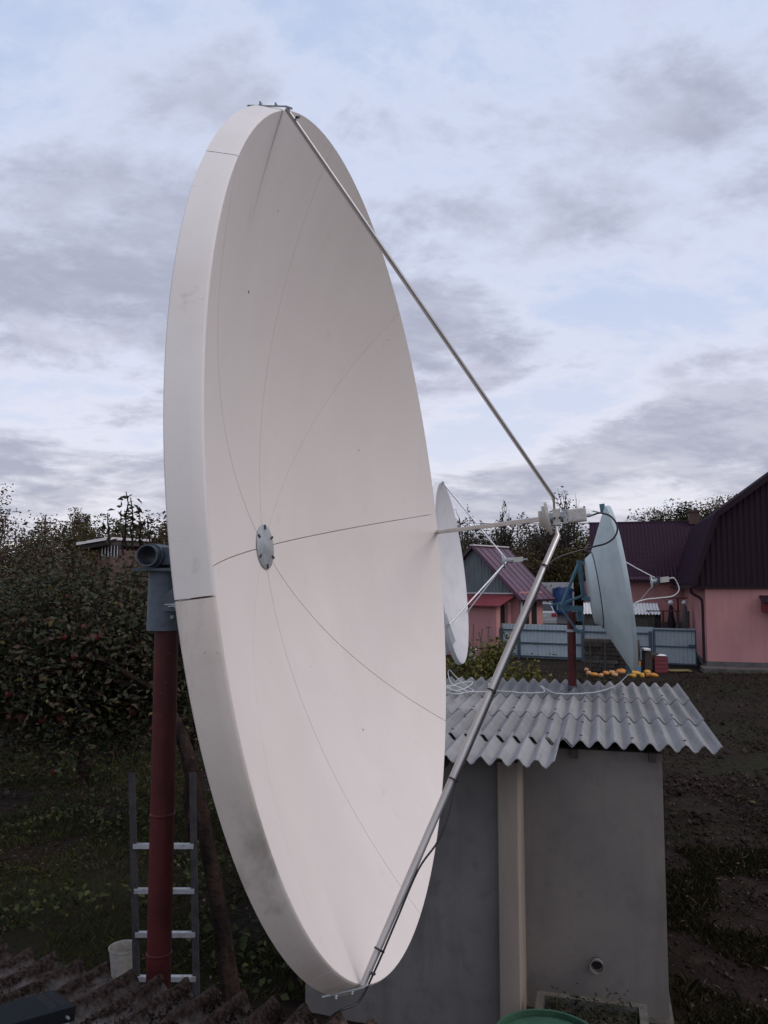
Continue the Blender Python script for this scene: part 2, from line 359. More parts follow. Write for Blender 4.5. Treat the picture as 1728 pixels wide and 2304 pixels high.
mat('dish_skirt_dirt_shade', (0.76, 0.70, 0.635), 0.7, spec=0.25, var=((2.5, (0.68, 0.62, 0.56), .40, .62), (11, (0.64, 0.58, 0.515), .55, .78), (70, (0.24, 0.205, 0.17), .68, .77), (5, (0.42, 0.385, 0.34), .5, .66, (1, 1, .2))), bump=((200, .1, 2, .003),))  # dirt mottling, plus shade of the down-facing lower rim put into the colour

# ------------------------------------------------------------------ ground
FA = np.array([5.50, 38.0]); FB = np.array([13.15, 34.1])
fdir = (FB-FA)/np.linalg.norm(FB-FA); fnor = np.array([-fdir[1], fdir[0]])
def ground_h(x, y):
    s = (np.stack([x, y], -1)-FA)@fnor
    t = np.clip((s-.6)/5.5, 0, 1)
    return .95*t*t*(3-2*t)
def build_ground():
    u = np.linspace(-1, 1, 241); xs = 9*u+391*np.sign(u)*np.abs(u)**5
    v = np.linspace(0, 1, 301); ys = -25+70*v+700*v**6
    X, Y = np.meshgrid(xs, ys); Z = ground_h(X, Y)
    near = (Y < 60) & (Y > 2) & (abs(X) < 25)
    for j, i in zip(*np.nonzero(near)):
        p = Vector((X[j, i]*2.2, Y[j, i]*2.2, 0)); q = Vector((X[j, i]*.35, Y[j, i]*.35, 4))
        Z[j, i] += .05*mnoise.noise(p)+.07*mnoise.noise(q)-.02
    n, m_ = X.shape; V = np.stack([X, Y, Z], -1).reshape(-1, 3)
    a = np.arange(n*m_).reshape(n, m_)
    F = np.stack([a[:-1, :-1], a[:-1, 1:], a[1:, 1:], a[1:, :-1]], -1).reshape(-1, 4)
    g = mat('soil', (0.026, 0.017, 0.0145), 0.98, spec=.08, var=((.5, (0.017, 0.012, 0.0095), .42, .62), (3.5, (0.036, 0.024, 0.02), .5, .7), (.35, (0.022, 0.024, 0.012), .40, .75), (22, (0.052, 0.036, 0.029), .62, .76)), bump=((5, .9, 8, .12), (24, .8, 6, .04)))
    o = mk('ground', V, F, g, smooth=True, loc=(0, 0, 0)); o['kind'] = 'structure'
build_ground()

# ------------------------------------------------------------------ leaf clouds
def leaf_mesh(C, L, up_bias=0.3, wid=.5, fold=.25, seed=0, droop=0.0):
    """small folded leaf blades: C (n,3) centres, L length"""
    r = np.random.default_rng(seed); n = len(C)
    d = r.normal(size=(n, 3)); d[:, 2] = d[:, 2]*.6-droop; d /= np.linalg.norm(d, axis=1)[:, None]
    nn = r.normal(size=(n, 3)); nn[:, 2] += up_bias*3; sx = np.cross(d, nn); sx /= np.linalg.norm(sx, axis=1)[:, None]+1e-9
    up = np.cross(sx, d)
    l = (L*r.uniform(.65, 1.3, n))[:, None]
    V = np.stack([C-d*l*.5, C+sx*l*wid*.5+up*l*fold*.5, C+d*l*.5-up*l*.08, C-sx*l*wid*.5+up*l*fold*.5], 1).reshape(-1, 3)
    b = np.arange(n)[:, None]*4
    F = np.concatenate([b+np.array([0, 1, 2]), b+np.array([0, 2, 3])], 0)
    return V, F.astype(np.int32)
def limb(a, b, k=6, wob=.08, sag=0.0, r=None):
    r = r or rng
    a = np.asarray(a, float); b = np.asarray(b, float); Ln = np.linalg.norm(b-a)
    t = np.linspace(0, 1, k)[:, None]; P = a+(b-a)*t
    P[1:-1] += r.normal(size=(k-2, 3))*wob*Ln*.5; P[:, 2] += (sag*Ln*np.sin(t*math.pi))[:, 0]
    return P
def tree(name, label, base, crown_c, crown_r, leaf, nleaf, lmat, trunk_r=.12, nl=9, nt=7, spread=.16, bare=0.0, seed=1, group=None, bark='bark_far', trunk_pts=None, cat='tree', twig_up=0.3, shell=.55, wid=.5, clusters=0):
    r = np.random.default_rng(seed)
    base = np.asarray(base, float); cc = np.asarray(crown_c, float); cr = np.asarray(crown_r, float)
    t = thing(name, label, cat, base, group)
    mb = MB()
    fork = base+(cc-base)*.55 if trunk_pts is None else np.asarray(trunk_pts[-1], float)
    tp = limb(base, fork, 6, .05, r=r) if trunk_pts is None else catmull(trunk_pts, 5)
    tp[0][2] -= .15
    mb.tube(tp, np.linspace(trunk_r*1.2, trunk_r*.7, len(tp)), 9)
    ends = []; tw = MB()
    if clusters:
        d = r.normal(size=(clusters, 3)); d /= np.linalg.norm(d, axis=1)[:, None]
        cc_ = cc+d*cr*(r.random(clusters)**.40*r.uniform(.74, .98, clusters))[:, None]
        for i, e in enumerate(cc_):
            st = tp[-1-r.integers(0, 3)]; e2 = e+np.array([0, 0, cr[2]*.06]); tw.tube(limb(st, e2, 5, .10, .05, r=r), np.linspace(trunk_r*(.3 if i % 4 == 0 else .14), .012, 5), 4, cap=False)
        mb.build('trunk', bark, t, True); tw.build('limbs', bark, t, True)
        wt = r.uniform(.5, 1.6, clusters); wt /= wt.sum(); idx = r.choice(clusters, nleaf, p=wt); sg = r.uniform(.10, .20, clusters)[idx][:, None]
        C = cc_[idx]+np.clip(r.normal(size=(nleaf, 3)), -1.5, 1.5)*sg*np.minimum(cr, cr.min()*1.6)
        V, F = leaf_mesh(C, leaf, seed=seed+50, wid=wid); mk('crown', V, F, lmat, t)
        return t, None
    for i in range(nl):
        d = nrm(r.normal(size=3)); d[2] = d[2]*.8+.15
        e = cc+d*cr*r.uniform(.35, .7)
        lp = limb(tp[-1-r.integers(0, 2)], e, 6, .12, .05, r=r)
        tw.tube(lp, np.linspace(trunk_r*.45, trunk_r*.13, 6), 6)
        for j in range(nt):
            st = lp[r.integers(2, 6)]; dd = nrm(r.normal(size=3)); dd[2] += twig_up
            e2 = st+dd*cr*r.uniform(.3, shell)
            w2 = (e2-cc)/cr; q = np.linalg.norm(w2)
            if q > 1: e2 = cc+w2/q*cr*r.uniform(.92, 1.06)
            t2 = limb(st, e2, 4, .12, .03, r=r); tw.tube(t2, np.linspace(trunk_r*.12, .006, 4), 4, cap=False)
            ends.append(t2)
    mb.build('trunk', bark, t, True)
    tw.build('limbs', bark, t, True)
    E = np.array(ends); k = len(E); w_ = r.uniform(.3, 1.0, k)*(r.random(k) >= bare); w_ /= w_.sum()
    idx = r.choice(k, nleaf, p=w_); s = r.uniform(.25, 1.05, nleaf)*3; i0 = np.clip(s.astype(int), 0, 2); fr = (s-i0)[:, None]
    C = E[idx, i0]*(1-fr)+E[idx, i0+1]*fr+r.normal(size=(nleaf, 3))*spread*cr.mean()
    V, F = leaf_mesh(C, leaf, seed=seed+50, wid=wid)
    cr_o = mk('crown', V, F, lmat, t)
    return t, E

# ------------------------------------------------------------------ grey garden shed with corrugated roof
PH = R_(15)
se = np.array([math.cos(PH), -math.sin(PH), 0]); sw = np.array([math.sin(PH), math.cos(PH), 0]); SZ = np.array([0, 0, 1.])
SQ = np.array([2.62, 6.35, 2.20]); SLOPE = .012
def sp(u, v, z=None, dz=0.0):
    p = SQ+se*u+sw*v
    p[2] = (SQ[2]+SLOPE*v+dz) if z is None else z
    return p
def corr_mesh(name, width, length, pitch, amp, thick, m, per=8, sag=.0, seed=0, chip=0.0):
    r = np.random.default_rng(seed)
    n = int(round(width/pitch*per))+1; k = 5
    xs = np.linspace(0, width, n); ys = np.linspace(0, length, k)
    V = []; 
    jag = r.normal(size=n)*chip
    for s in (0, 1):
        for j, y in enumerate(ys):
            for i, x in enumerate(xs):
                yy = y+(jag[i] if j == 0 else 0)
                V.append((x, yy, amp*math.cos(2*math.pi*x/pitch)-s*thick+sag*math.sin(math.pi*y/length)))
    a = np.arange(2*k*n).reshape(2, k, n); F = []
    for j in range(k-1):
        for i in range(n-1):
            F.append((a[0, j, i], a[0, j, i+1], a[0, j+1, i+1], a[0, j+1, i]))
            F.append((a[1, j, i], a[1, j+1, i], a[1, j+1, i+1], a[1, j, i+1]))
    for i in range(n-1):
        F.append((a[0, 0, i], a[1, 0, i], a[1, 0, i+1], a[0, 0, i+1])); F.append((a[0, -1, i], a[0, -1, i+1], a[1, -1, i+1], a[1, -1, i]))
    for j in range(k-1):
        F.append((a[0, j, 0], a[0, j+1, 0], a[1, j+1, 0], a[1, j, 0])); F.append((a[0, j, -1], a[1, j, -1], a[1, j+1, -1], a[0, j+1, -1]))
    me = bpy.data.meshes.new(name); me.from_pydata(V, [], [tuple(int(q) for q in f) for f in F]); me.update()
    me.polygons.foreach_set('use_smooth', np.ones(len(me.polygons), bool)); me.set_sharp_from_angle(angle=R_(50))
    me.materials.append(MATS[m]); return me
def build_shed():
    t = thing('plastered_shed', 'grey plastered garden shed with corrugated slate roof and beige corner post', 'shed', sp(-2, 1.5, 0))
    b = MB()
    # right block
    u0, u1, v0, v1 = -1.75, -.44, .13, 3.25
    b.prism([sp(u0, v0, -.3), sp(u1, v0, -.3), sp(u1, v1, -.3), sp(u0, v1, -.3)], (0, 0, 0), (0, 0, 2.43))
    b.build('wall', 'plaster', t)
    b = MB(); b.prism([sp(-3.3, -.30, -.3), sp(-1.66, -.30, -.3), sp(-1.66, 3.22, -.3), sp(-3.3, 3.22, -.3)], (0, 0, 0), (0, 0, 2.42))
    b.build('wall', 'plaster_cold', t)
    b = MB(); n = 10   # rounded corner post
    P = []
    for (cu, cv, a0) in ((-1.70+.010, -.365+.010, 180), (-1.54-.010, -.365+.010, 270), (-1.54-.010, .12, 0), (-1.70+.010, .12, 90)):
        for k in range(5):
            a = R_(a0+k*22.5); P.append(sp(cu+.010*math.cos(a), cv+.010*math.sin(a), -.3))
    b.prism(P, (0, 0, 0), (0, 0, 2.40)); b.build('corner_post', 'post_beige', t, True, fix=True)
    b = MB(); b.prism([sp(-1.54, .05, -.3), sp(-.41, .05, -.3), sp(-.41, 3.3, -.3), sp(-1.54, 3.3, -.3)], (0, 0, 0), (0, 0, .40))
    b.build('plinth', 'concrete', t)
    # rafters
    for u, v in ((-1.12, -.0), (-.52, -.0), (-2.1, -.62), (-2.8, -.62)):
        b = MB(); b.bar(sp(u, v+.01, dz=-.085), sp(u, v+3.2, dz=-.085), .055, .07); b.build('rafter', 'wood_dark', t)
    # vent pipe through the wall
    c = at(1256, 2088, 6.66); c = sp(-.98, .13, c[2])
    b = MB(); b.lathe([(.052, .0), (.056, .05), (.048, .05), (.044, .0)], c+sw*-.035, -sw*1.0, 24, closed=True); b.build('vent_pipe', 'plaster', t, True, fix=True)
    b = MB(); b.lathe([(.046, 0), (.046, .004)], c-sw*.008, -sw, 20); b.build('vent_hole', 'opening', t)
    # roof sheets: rows from the eave upwards, each lapping over the one below
    sheets = [corr_mesh('roof_sheet', 4/3, 1.35, 2/15, .029, .007, 'slate', seed=k, chip=.005) for k in range(3)]
    old = corr_mesh('roof_sheet_old', 4/3, 1.35, 2/15, .029, .007, 'slate_old', seed=9, chip=.006)
    ext = corr_mesh('roof_sheet_short', 4/3, .98, 2/15, .029, .007, 'slate', seed=4, chip=.007)
    extold = corr_mesh('roof_sheet_short_old', 4/3, .98, 2/15, .029, .007, 'slate_old', seed=5, chip=.008)
    rot = (SLOPE-.009, 0, -PH); rowlen = 1.2
    for row in range(3):
        for c_ in range(3):
            p = sp(-1.2*(c_+1)-(2/15 if c_ == 0 else 0)+random.uniform(-.006, .006), row*rowlen-.02+random.uniform(-.012, .012), dz=.009*(1 if c_ % 2 else 0)+.012)
            me = old if (c_ in (2,) and row == 0) else sheets[(row+c_) % 3]
            inst('roof_sheet', me, t, p, rot)
    for c_ in range(1, 3):
        p = sp(-1.2*(c_+1)-2/15-.03+random.uniform(-.006, .006), -.84, dz=.010+.009*(1 if c_ % 2 else 0))
        inst('roof_sheet', extold if c_ == 2 else ext, t, p, rot)
    b = MB(); b.lathe([(.014, 0), (.014, .003), (.007, .004), (.006, .009), (0, .010)], (0, 0, 0), (0, 0, 1), 8); nl = mk('nail', np.vstack(b.V), b.F, 'rust', loc=(0, 0, 0)); nm_ = nl.data; bpy.data.objects.remove(nl)
    for row in range(3):
        for k in range(1, 17, 3):
            u = -2/15*k-2/15 if k < 8 else -2/15*k
            for v in (.10, .72):
                inst('nail', nm_, t, sp(u, row*1.2+v+random.uniform(-.02, .02), dz=.029+.012+(.009 if 8 <= k < 16 else 0)+.004), (0, 0, 0))
build_shed()

# ------------------------------------------------------------------ near mossy roof at the photographer's feet
def build_near_roof():
    A = np.array([-1.66, 3.46, H-1.51]); B = np.array([-.10, 2.86, H-1.51])
    e = nrm(B-A); back = np.array([e[1], -e[0], 0])            # towards the camera
    if back[1] > 0: back = -back
    back = nrm(back+np.array([0, 0, .10]))
    t = thing('mossy_outbuilding', 'low outbuilding with dark mossy corrugated roof in the bottom left corner', 'shed', (A[0], A[1]-1.5, 0))
    pitch = .125; wd = pitch*8
    nz = nrm(np.cross(back, -e)) if np.cross(back, -e)[2] > 0 else nrm(np.cross(-e, back))
    import mathutils
    M = mathutils.Matrix((( e[0], -back[0], nz[0]), (e[1], -back[1], nz[1]), (e[2], -back[2], nz[2])))
    if M.determinant() < 0: raise Exception('frame')
    rot = M.to_euler()
    k = 0
    for c_ in range(-1, 3):
        n = 161; m_ = 40
        xs = np.linspace(0, wd, 97); ys = np.linspace(-2.2, 0, 90)
        X, Y = np.meshgrid(xs, ys); Z = .023*np.cos(2*np.pi*X/pitch)
        for j in range(X.shape[0]):
            for i in range(X.shape[1]):
                crest = .5+.5*math.cos(2*math.pi*X[j, i]/pitch)
                edge = math.exp(Y[j, i]/.22)
                a = mnoise.noise(Vector((X[j, i]*14+c_*20, Y[j, i]*9, 1)))+.6*mnoise.noise(Vector((X[j, i]*45+c_*20, Y[j, i]*40, 5)))
                Z[j, i] += max(0, a*.012+.006+edge*.016)*(.35+.8*crest)
        jag = np.array([mnoise.noise(Vector((x*30+c_*9, 3, 2)))*.018 for x in xs]); Y = Y+jag[None]*np.exp(Y/.1)
        top = np.stack([X, Y, Z], -1); bot = top.copy(); bot[..., 2] -= .012
        g = np.arange(X.size).reshape(X.shape); F = [tuple(map(int, q)) for q in np.stack([g[:-1, :-1], g[:-1, 1:], g[1:, 1:], g[1:, :-1]], -1).reshape(-1, 4)]
        o_ = X.size; nx = X.shape[1]; ny = X.shape[0]
        F += [(int(g[-1, i+1]), int(g[-1, i]), int(g[-1, i]+o_), int(g[-1, i+1]+o_)) for i in range(nx-1)]
        F += [tuple(int(v)+o_ for v in q[::-1]) for q in F[:(nx-1)*(ny-1)]]
        me = bpy.data.meshes.new('roof_sheet'); me.from_pydata(np.concatenate([top.reshape(-1, 3), bot.reshape(-1, 3)]).tolist(), [], F); me.update()
        me.polygons.foreach_set('use_smooth', np.ones(len(me.polygons), bool)); me.materials.append(MATS['moss_slate'])
        p = A+e*(c_*wd*.985)+nz*(.006*(c_ % 2))
        inst('roof_sheet', me, t, p, rot)
    # moss tufts along the crests and the eave
    r = np.random.default_rng(3); n = 26000
    s = r.uniform(-.4, 2.6, n); y = -np.abs(r.exponential(.28, n)); ph = np.round(s/pitch)*pitch+r.normal(size=n)*pitch*.20
    P = A+np.outer(ph, e)+np.outer(-y, back)*1.0+np.outer(.023*np.cos(2*np.pi*ph/pitch)+r.uniform(.0, .010, n), nz)
    keep = np.array([mnoise.noise(Vector(p*7)) > -.12 for p in P]); P = P[keep]
    V, F = leaf_mesh(P, .011, up_bias=0, wid=.7, fold=.6, seed=4)
    o = mk('moss_tufts', V, F, 'moss', t); o['kind'] = 'stuff'
    b = MB(); q = A-e*1.2+back*.2; q2 = B+e*.4+back*.2
    b.prism([(q[0], q[1], -.2), (q2[0], q2[1], -.2), (q2[0]+back[0]*1.8, q2[1]+back[1]*1.8, -.2), (q[0]+back[0]*1.8, q[1]+back[1]*1.8, -.2)], (0, 0, 0), (0, 0, A[2]+.1))
    b.build('wall', 'plaster', t, fix=True)
    # receiver box lying on the roof
    apex = at(117, 2137, 2.78); 
    ax1 = nrm(e*.92+back*.40); ax1 = nrm(ax1); ax2 = nrm(np.cross(nz, ax1))
    if ax2[1] > 0: ax2 = -ax2
    cp = np.array([0, 0, H]); dr = apex-cp; top = cp+dr*((.078-(cp-A)@nz)/(dr@nz))
    rc = thing('satellite_receiver', 'flat black receiver box with vent slots lying on the mossy roof', 'receiver', top+ax1*.08+ax2*.15-nz*.05)
    cx = top+ax1*.085+ax2*.16-nz*.024
    b = MB(); b.box(cx, (.17, .32, .046), (ax1, ax2, np.cross(ax1, ax2))); o = b.build('case', 'receiver_black', rc, fix=True)
    md = o.modifiers.new('bev', 'BEVEL'); md.width = .003; md.segments = 2
    for i in range(14):
        for j in range(2):
            b = MB(); b.box(cx+nz*.0225-ax1*(.06-.0085*i)-ax2*(.135-.036*j), (.0028, .028, .003), (ax1, ax2, nz)); b.build('vent_slot', 'dark_bolt', rc, fix=True)
    b = MB(); b.lathe([(.005, 0), (.005, .012), (.003, .02)], cx+ax1*.085+ax2*-.13-nz*.003, ax1, 10); b.build('socket', 'galvanised', rc, True, fix=True)
    b = MB(); b.box(cx+ax1*.075-nz*.0275+ax2*.01, (.026, .30, .007), (ax1, ax2, nz)); b.build('base_strip', 'white_paint', rc, fix=True)
build_near_roof()

# ------------------------------------------------------------------ satellite dishes
def frame(az, el):
    n = np.array([math.cos(el)*math.cos(az), -math.cos(el)*math.sin(az), math.sin(el)])
    u = nrm(np.cross((0, 0, 1.), n)); v = np.cross(n, u); return n, u, v
def big_dish():
    C = np.array([-.0253, 3.1098, H+.1806]); n, u, v = frame(.2289, .0846)
    R, R2, d, s = 1.5, 1.531, .4686, .0755
    pole = C-(d+.42)*n
    pole = np.array([pole[0], pole[1], 0])
    t = thing('satellite_dish', 'large white eight-petal satellite dish on red pole in the foreground', 'satellite dish', pole)
    pol = lambda a: math.cos(a)*u+math.sin(a)*v
    # dirty streak below the top bracket, a stain with its own shape
    def streak():
        m = MATS['dish_paint'].copy(); m.name = 'dish_paint_streak'; N = m.node_tree.nodes; L = m.node_tree.links
        bs = N['Principled BSDF']; src = bs.inputs['Base Color'].links[0].from_socket
        tc = N.new('ShaderNodeTexCoord'); P0 = C+R*pol(R_(122.2))-pole; dn = nrm(-pol(R_(122.2))*.93-.37*n+np.array([0, -.10, -.35])); sd_ = nrm(np.cross(dn, n))
        def vm(op, a, b):
            q = N.new('ShaderNodeVectorMath'); q.operation = op
            for i, x in enumerate((a, b)):
                if isinstance(x, np.ndarray): q.inputs[i].default_value = tuple(x)
                else: L.new(x, q.inputs[i])
            return q
        rel = vm('SUBTRACT', tc.outputs['Object'], P0).outputs[0]
        a = vm('DOT_PRODUCT', rel, dn).outputs['Value']; b = vm('DOT_PRODUCT', rel, sd_).outputs['Value']
        def mr(x, p):
            q = N.new('ShaderNodeMapRange'); q.interpolation_type = 'SMOOTHSTEP'; L.new(x, q.inputs[0])
            for i, y in enumerate(p): q.inputs[i+1].default_value = y
            return q.outputs[0]
        ab = N.new('ShaderNodeMath'); ab.operation = 'ABSOLUTE'; L.new(b, ab.inputs[0])
        f1 = mr(ab.outputs[0], (0, .013, 1, 0)); f2 = mr(a, (.05, .42, 1, 0))
        mu = N.new('ShaderNodeMath'); mu.operation = 'MULTIPLY'; L.new(f1, mu.inputs[0]); L.new(f2, mu.inputs[1])
        mu2 = N.new('ShaderNodeMath'); mu2.operation = 'MULTIPLY'; L.new(mu.outputs[0], mu2.inputs[0]); mu2.inputs[1].default_value = .6
        mx = N.new('ShaderNodeMix'); mx.data_type = 'RGBA'; L.new(mu2.outputs[0], mx.inputs[0]); L.new(src, mx.inputs[6]); mx.inputs[7].default_value = (.20, .17, .17, 1)
        L.new(mx.outputs[2], bs.inputs['Base Color']); return m
    mstreak = streak()
    gaps = [.0016, .0012, .0011, .0014, .0017, .0007, .0013, .0016]
    rr = np.concatenate([np.linspace(.05, 1.40, 26), [1.45, 1.48, 1.494, 1.5]])
    for k in range(8):
        a0, a1 = R_(8+45*k), R_(53+45*k); g0, g1 = gaps[k], gaps[(k+1) % 8]
        na = 18; V = []; nr = len(rr)
        for back in (0, 1):
            for r in rr:
                for q in range(na):
                    w_ = q/(na-1); a = a0+g0/r+(a1-a0-(g0+g1)/r)*w_
                    o = -d*(1-(r/R)**2)
                    if back: o -= .055
                    V.append(C+o*n+r*pol(a))
        g = np.arange(2*nr*na).reshape(2, nr, na); F = []
        for i in range(nr-1):
            for q in range(na-1):
                F.append((g[0, i, q], g[0, i+1, q], g[0, i+1, q+1], g[0, i, q+1])); F.append((g[1, i, q], g[1, i, q+1], g[1, i+1, q+1], g[1, i+1, q]))
            F.append((g[0, i, 0], g[1, i, 0], g[1, i+1, 0], g[0, i+1, 0])); F.append((g[0, i, -1], g[0, i+1, -1], g[1, i+1, -1], g[1, i, -1]))
        po = mk('petal', V, [tuple(map(int, f)) for f in F], mstreak if k in (2,) else MATS['dish_paint'], t, True, angle=40)
        # rim skirt
        prof = [(R, 0), (R+.0025, -.0015), (R+.006, -.006)]+[(R+.006+(R2-R-.006)*x, -.006-(s-.006)*x) for x in (.33, .66, .95)]+[(R2, -s), (R2-.004, -s-.004), (R2-.035, -s-.004), (R-.01, -.054)]
        V = []; nq = 26
        for (r, o) in prof:
            for q in range(nq):
                a = a0+g0*1.3/r+(a1-a0-(g0+g1)*1.3/r)*q/(nq-1); V.append(C+o*n+r*pol(a))
        F = [(i*nq+q, (i+1)*nq+q, (i+1)*nq+q+1, i*nq+q+1) for i in range(len(prof)-1) for q in range(nq-1)]
        F += [tuple(i*nq for i in range(len(prof))), tuple(i*nq+nq-1 for i in range(len(prof)))[::-1]]
        mk('rim_skirt', V, F, 'dish_skirt_dirt_shade' if k in (4, 5, 6) else 'dish_skirt', po, True, angle=35)
    hub = C-d*n
    b = MB(); b.lathe([(.089, 0), (.089, .003), (.087, .004)], hub+.004*n, n, 40); hp = b.build('hub_plate', 'galvanised', t, True, fix=True)
    for k in range(6):
        a = R_(38+60*k-8)
        b = MB(); b.bar(hub+.010*n+.070*pol(a), hub+.010*n+.088*pol(a), .007, .006, n); b.build('clip', 'dark_bolt', hp, fix=True)
    for (dx, dy, sz) in ((537, 630, .008), (775, 973, .006), (784, 1577, .007), (838, 735, .005), (600, 455, .004), (672, 1440, .003)):
        # dead insects stuck on the face
        p = at(dx, dy, 3.0); dr = p-np.array([0, 0, H]); lo, hi = .5, 2.5
        f_ = lambda q: (q-C)@n+d*(1-(np.linalg.norm((q-C)-((q-C)@n)*n)/R)**2)
        for _ in range(50):
            mid = (lo+hi)/2
            if f_(np.array([0, 0, H])+dr*mid) > 0: lo = mid
            else: hi = mid
        p = np.array([0, 0, H])+dr*lo
        b = MB(); b.tube([p-np.array([0, 0, sz*.8]), p, p+np.array([.001, 0, sz*.8])], [sz*.15, sz*.4, sz*.15], 6); b.build('dirt_speck', 'dark_bolt', t, True)
    # rear hub, axle tube, sleeve and red pole
    b = MB(); b.lathe([(.30, 0), (.30, -.03), (.12, -.05), (.12, -.16), (.0, -.16)], hub-.058*n, n, 28); b.build('rear_mount', 'grey_steel', t, True, fix=True)
    P0 = np.array([pole[0], pole[1], 0.0])
    zt = at(370, 1234, pole[1])[2]; zb = at(370, 1361, pole[1])[2]
    rp = 26.0*pole[1]/FPX
    r2 = np.array([0, 0, 1.])
    b = MB(); b.tube([P0+r2*-.2, P0+r2*1.0, P0+r2*2.0, P0+r2*(zb+.02)], rp, 28); po = b.build('pole', 'red_oxide', t, True)
    for z in (at(350, 1758, pole[1])[2], at(350, 2058, pole[1])[2]):
        b = MB(); b.lathe([(rp, -.006), (rp+.003, -.003), (rp+.003, .003), (rp, .006)], P0+r2*z, r2, 28); b.build('weld_seam', 'red_oxide', po, True)
    rs = rp+.021; ho = np.array([-.012, 0, 0])
    b = MB(); b.lathe([(rs-.008, 0), (rs, 0), (rs-.004, zt-zb), (rs-.010, zt-zb)], P0+ho+r2*zb, r2, 28, closed=True); b.build('sleeve', 'grey_steel', t, True, fix=True)
    b = MB(); b.box(P0+ho+np.array([.01, 0, zt+.006]), (.235, .20, .012)); b.build('top_plate', 'grey_steel', t)
    # axle tube across the pole head, open end towards the viewer
    ra = .043; ac = P0+np.array([-.044, 0, zt+.012+ra+.006])
    av = nrm(np.array([.05, .99, 0]))
    b = MB(); b.lathe([(ra, -.13), (ra, .16), (ra-.005, .16), (ra-.005, -.13)], ac, av, 30, closed=True); b.build('axle_tube', 'grey_steel', t, True, fix=True)
    b = MB(); b.lathe([(ra+.007, -.085), (ra+.007, .12), (ra+.001, .12), (ra+.001, -.085)], ac, av, 30, closed=True); b.build('axle_sleeve', 'grey_steel', t, True, fix=True)
    b = MB(); b.box(ac+np.array([.10, 0, 0]), (.14, .12, .07)); b.bar(ac+np.array([.14, .0, .0]), hub-.20*n, .09, .09); b.build('neck', 'grey_steel', t)
    # gusset plate with bolts
    gx = P0+ho+np.array([.035, -rs-.004, zt-.11])
    b = MB(); b.prism([gx+np.array(q) for q in ((-.032, 0, .0), (.05, 0, .07), (.09, 0, .07), (.09, 0, -.05), (-.02, 0, -.05))], (0, 0, 0), (0, .02, 0)); b.build('gusset', 'grey_steel', t, fix=True)
    for k, q in enumerate(((.012, -.012, -.025), (.025, -.012, -.032), (.04, -.012, -.026), (.05, -.01, -.036))):
        b = MB(); b.tube([gx+np.array(q)-np.array([.022, 0, 0]), gx+np.array(q)+np.array([.022, 0, .003])], .0035, 8); b.build('bolt', 'galvanised', t, True)
    b = MB(); b.lathe([(.008, 0), (.008, .008), (.004, .008), (.004, .02)], P0+ho+np.array([.045, -rs+.02, zb+.055]), (0.3, -1, 0), 6); b.build('bolt', 'galvanised', t)
    b = MB(); b.tube([P0+ho+np.array([.04, -rs+.01, zb+.10]), P0+ho+np.array([.09, -rs-.0, zb+.10])], .006, 8); b.build('bolt', 'galvanised', t, True)
    # feed at the focus
    F = hub+1.118*n
    fd = thing_part = None
    b = MB(); b.lathe([(.030, -.032), (.030, 0), (.026, 0), (.026, -.03)], F, n, 30, closed=True); ring0 = b.build('feed_horn', 'ivory_plastic', t, True, fix=True)
    b = MB(); b.lathe([(.062, -.006), (.062, .004), (.020, .004), (.020, -.006)], F+.003*n+np.array([0, 0, 0]), nrm(n+.10*v), 40, closed=True)
    for r_ in (.035, .048): b.lathe([(r_, -.018), (r_, -.004), (r_-.002, -.004), (r_-.002, -.018)], F+.003*n, nrm(n+.10*v), 40, closed=True)
    b.build('scalar_ring', 'ivory_plastic', t, True, fix=True)
    b = MB(); b.lathe([(.019, -.02), (.019, .06), (.026, .06), (.026, .066), (.0, .066)], F, n, 24); b.build('waveguide', 'galvanised', t, True, fix=True)
    b = MB(); b.box(F+.033*n, (.026, .050, .058), (n, u, v)); cl = b.build('feed_clamp', 'ivory_plastic', t, fix=True)
    for q in (-.008, .012):
        for q2 in (-.004,):
            b = MB(); b.lathe([(.0045, 0), (.0045, .008)], F+(.033+q)*n-u*.025+v*q2, -u, 8); b.build('bolt', 'dark_bolt', cl, fix=True)
    lb = F+.105*n
    b = MB(); b.box(lb, (.070, .046, .048), (n, u, v)); lo_ = b.build('lnb_case', 'ivory_plastic', t, fix=True)
    md = lo_.modifiers.new('bev', 'BEVEL'); md.width = .004; md.segments = 2
    b = MB(); b.box(lb-u*.0235, (.054, .001, .034), (n, u, v)); b.build('printed_label', 'lnb_print', lo_, fix=True)
    b = MB(); b.box(lb-n*.042, (.012, .050, .052), (n, u, v)); b.build('flange', 'galvanised', lo_, fix=True)
    for q in (-.040, .030):
        b = MB(); b.lathe([(.004, 0), (.004, .006)], lb+n*q+v*.025, v, 6); b.build('bolt', 'dark_bolt', lo_, fix=True)
    b = MB(); b.lathe([(.007, 0), (.007, .014), (.005, .014), (.005, .022)], lb+.035*n-.004*v, n, 10); b.build('connector', 'galvanised', lo_, True, fix=True)
    # struts
    def strut(ang, r, off, kink, tip, flat=True):
        dr = pol(R_(ang))
        B = C+(R+.004)*dr+.012*n
        K = F+.030*n+kink*dr
        E_ = F+.028*n+tip*dr
        b = MB(); t_ = np.linspace(0, 1, 6)[:, None]
        P = np.vstack([B+(K-B)*t_, [(K+E_)/2+(K-E_)*.1], [E_]])
        b.tube(P, [r*.8]+[r]*4+[r*.9, r*.55, r*.5], 14)
        return b.build('strut', 'steel_tube', t, True), B, K, dr
    s1, B1, K1, d1 = strut(122.2, .0083, 0, .085, .030)
    s2, B2, K2, d2 = strut(242.5, .0118, 0, .078, .028)
    dr = pol(R_(4.0)); B = C+(R-.012)*dr+.004*n; K = F-.022*n+.030*dr
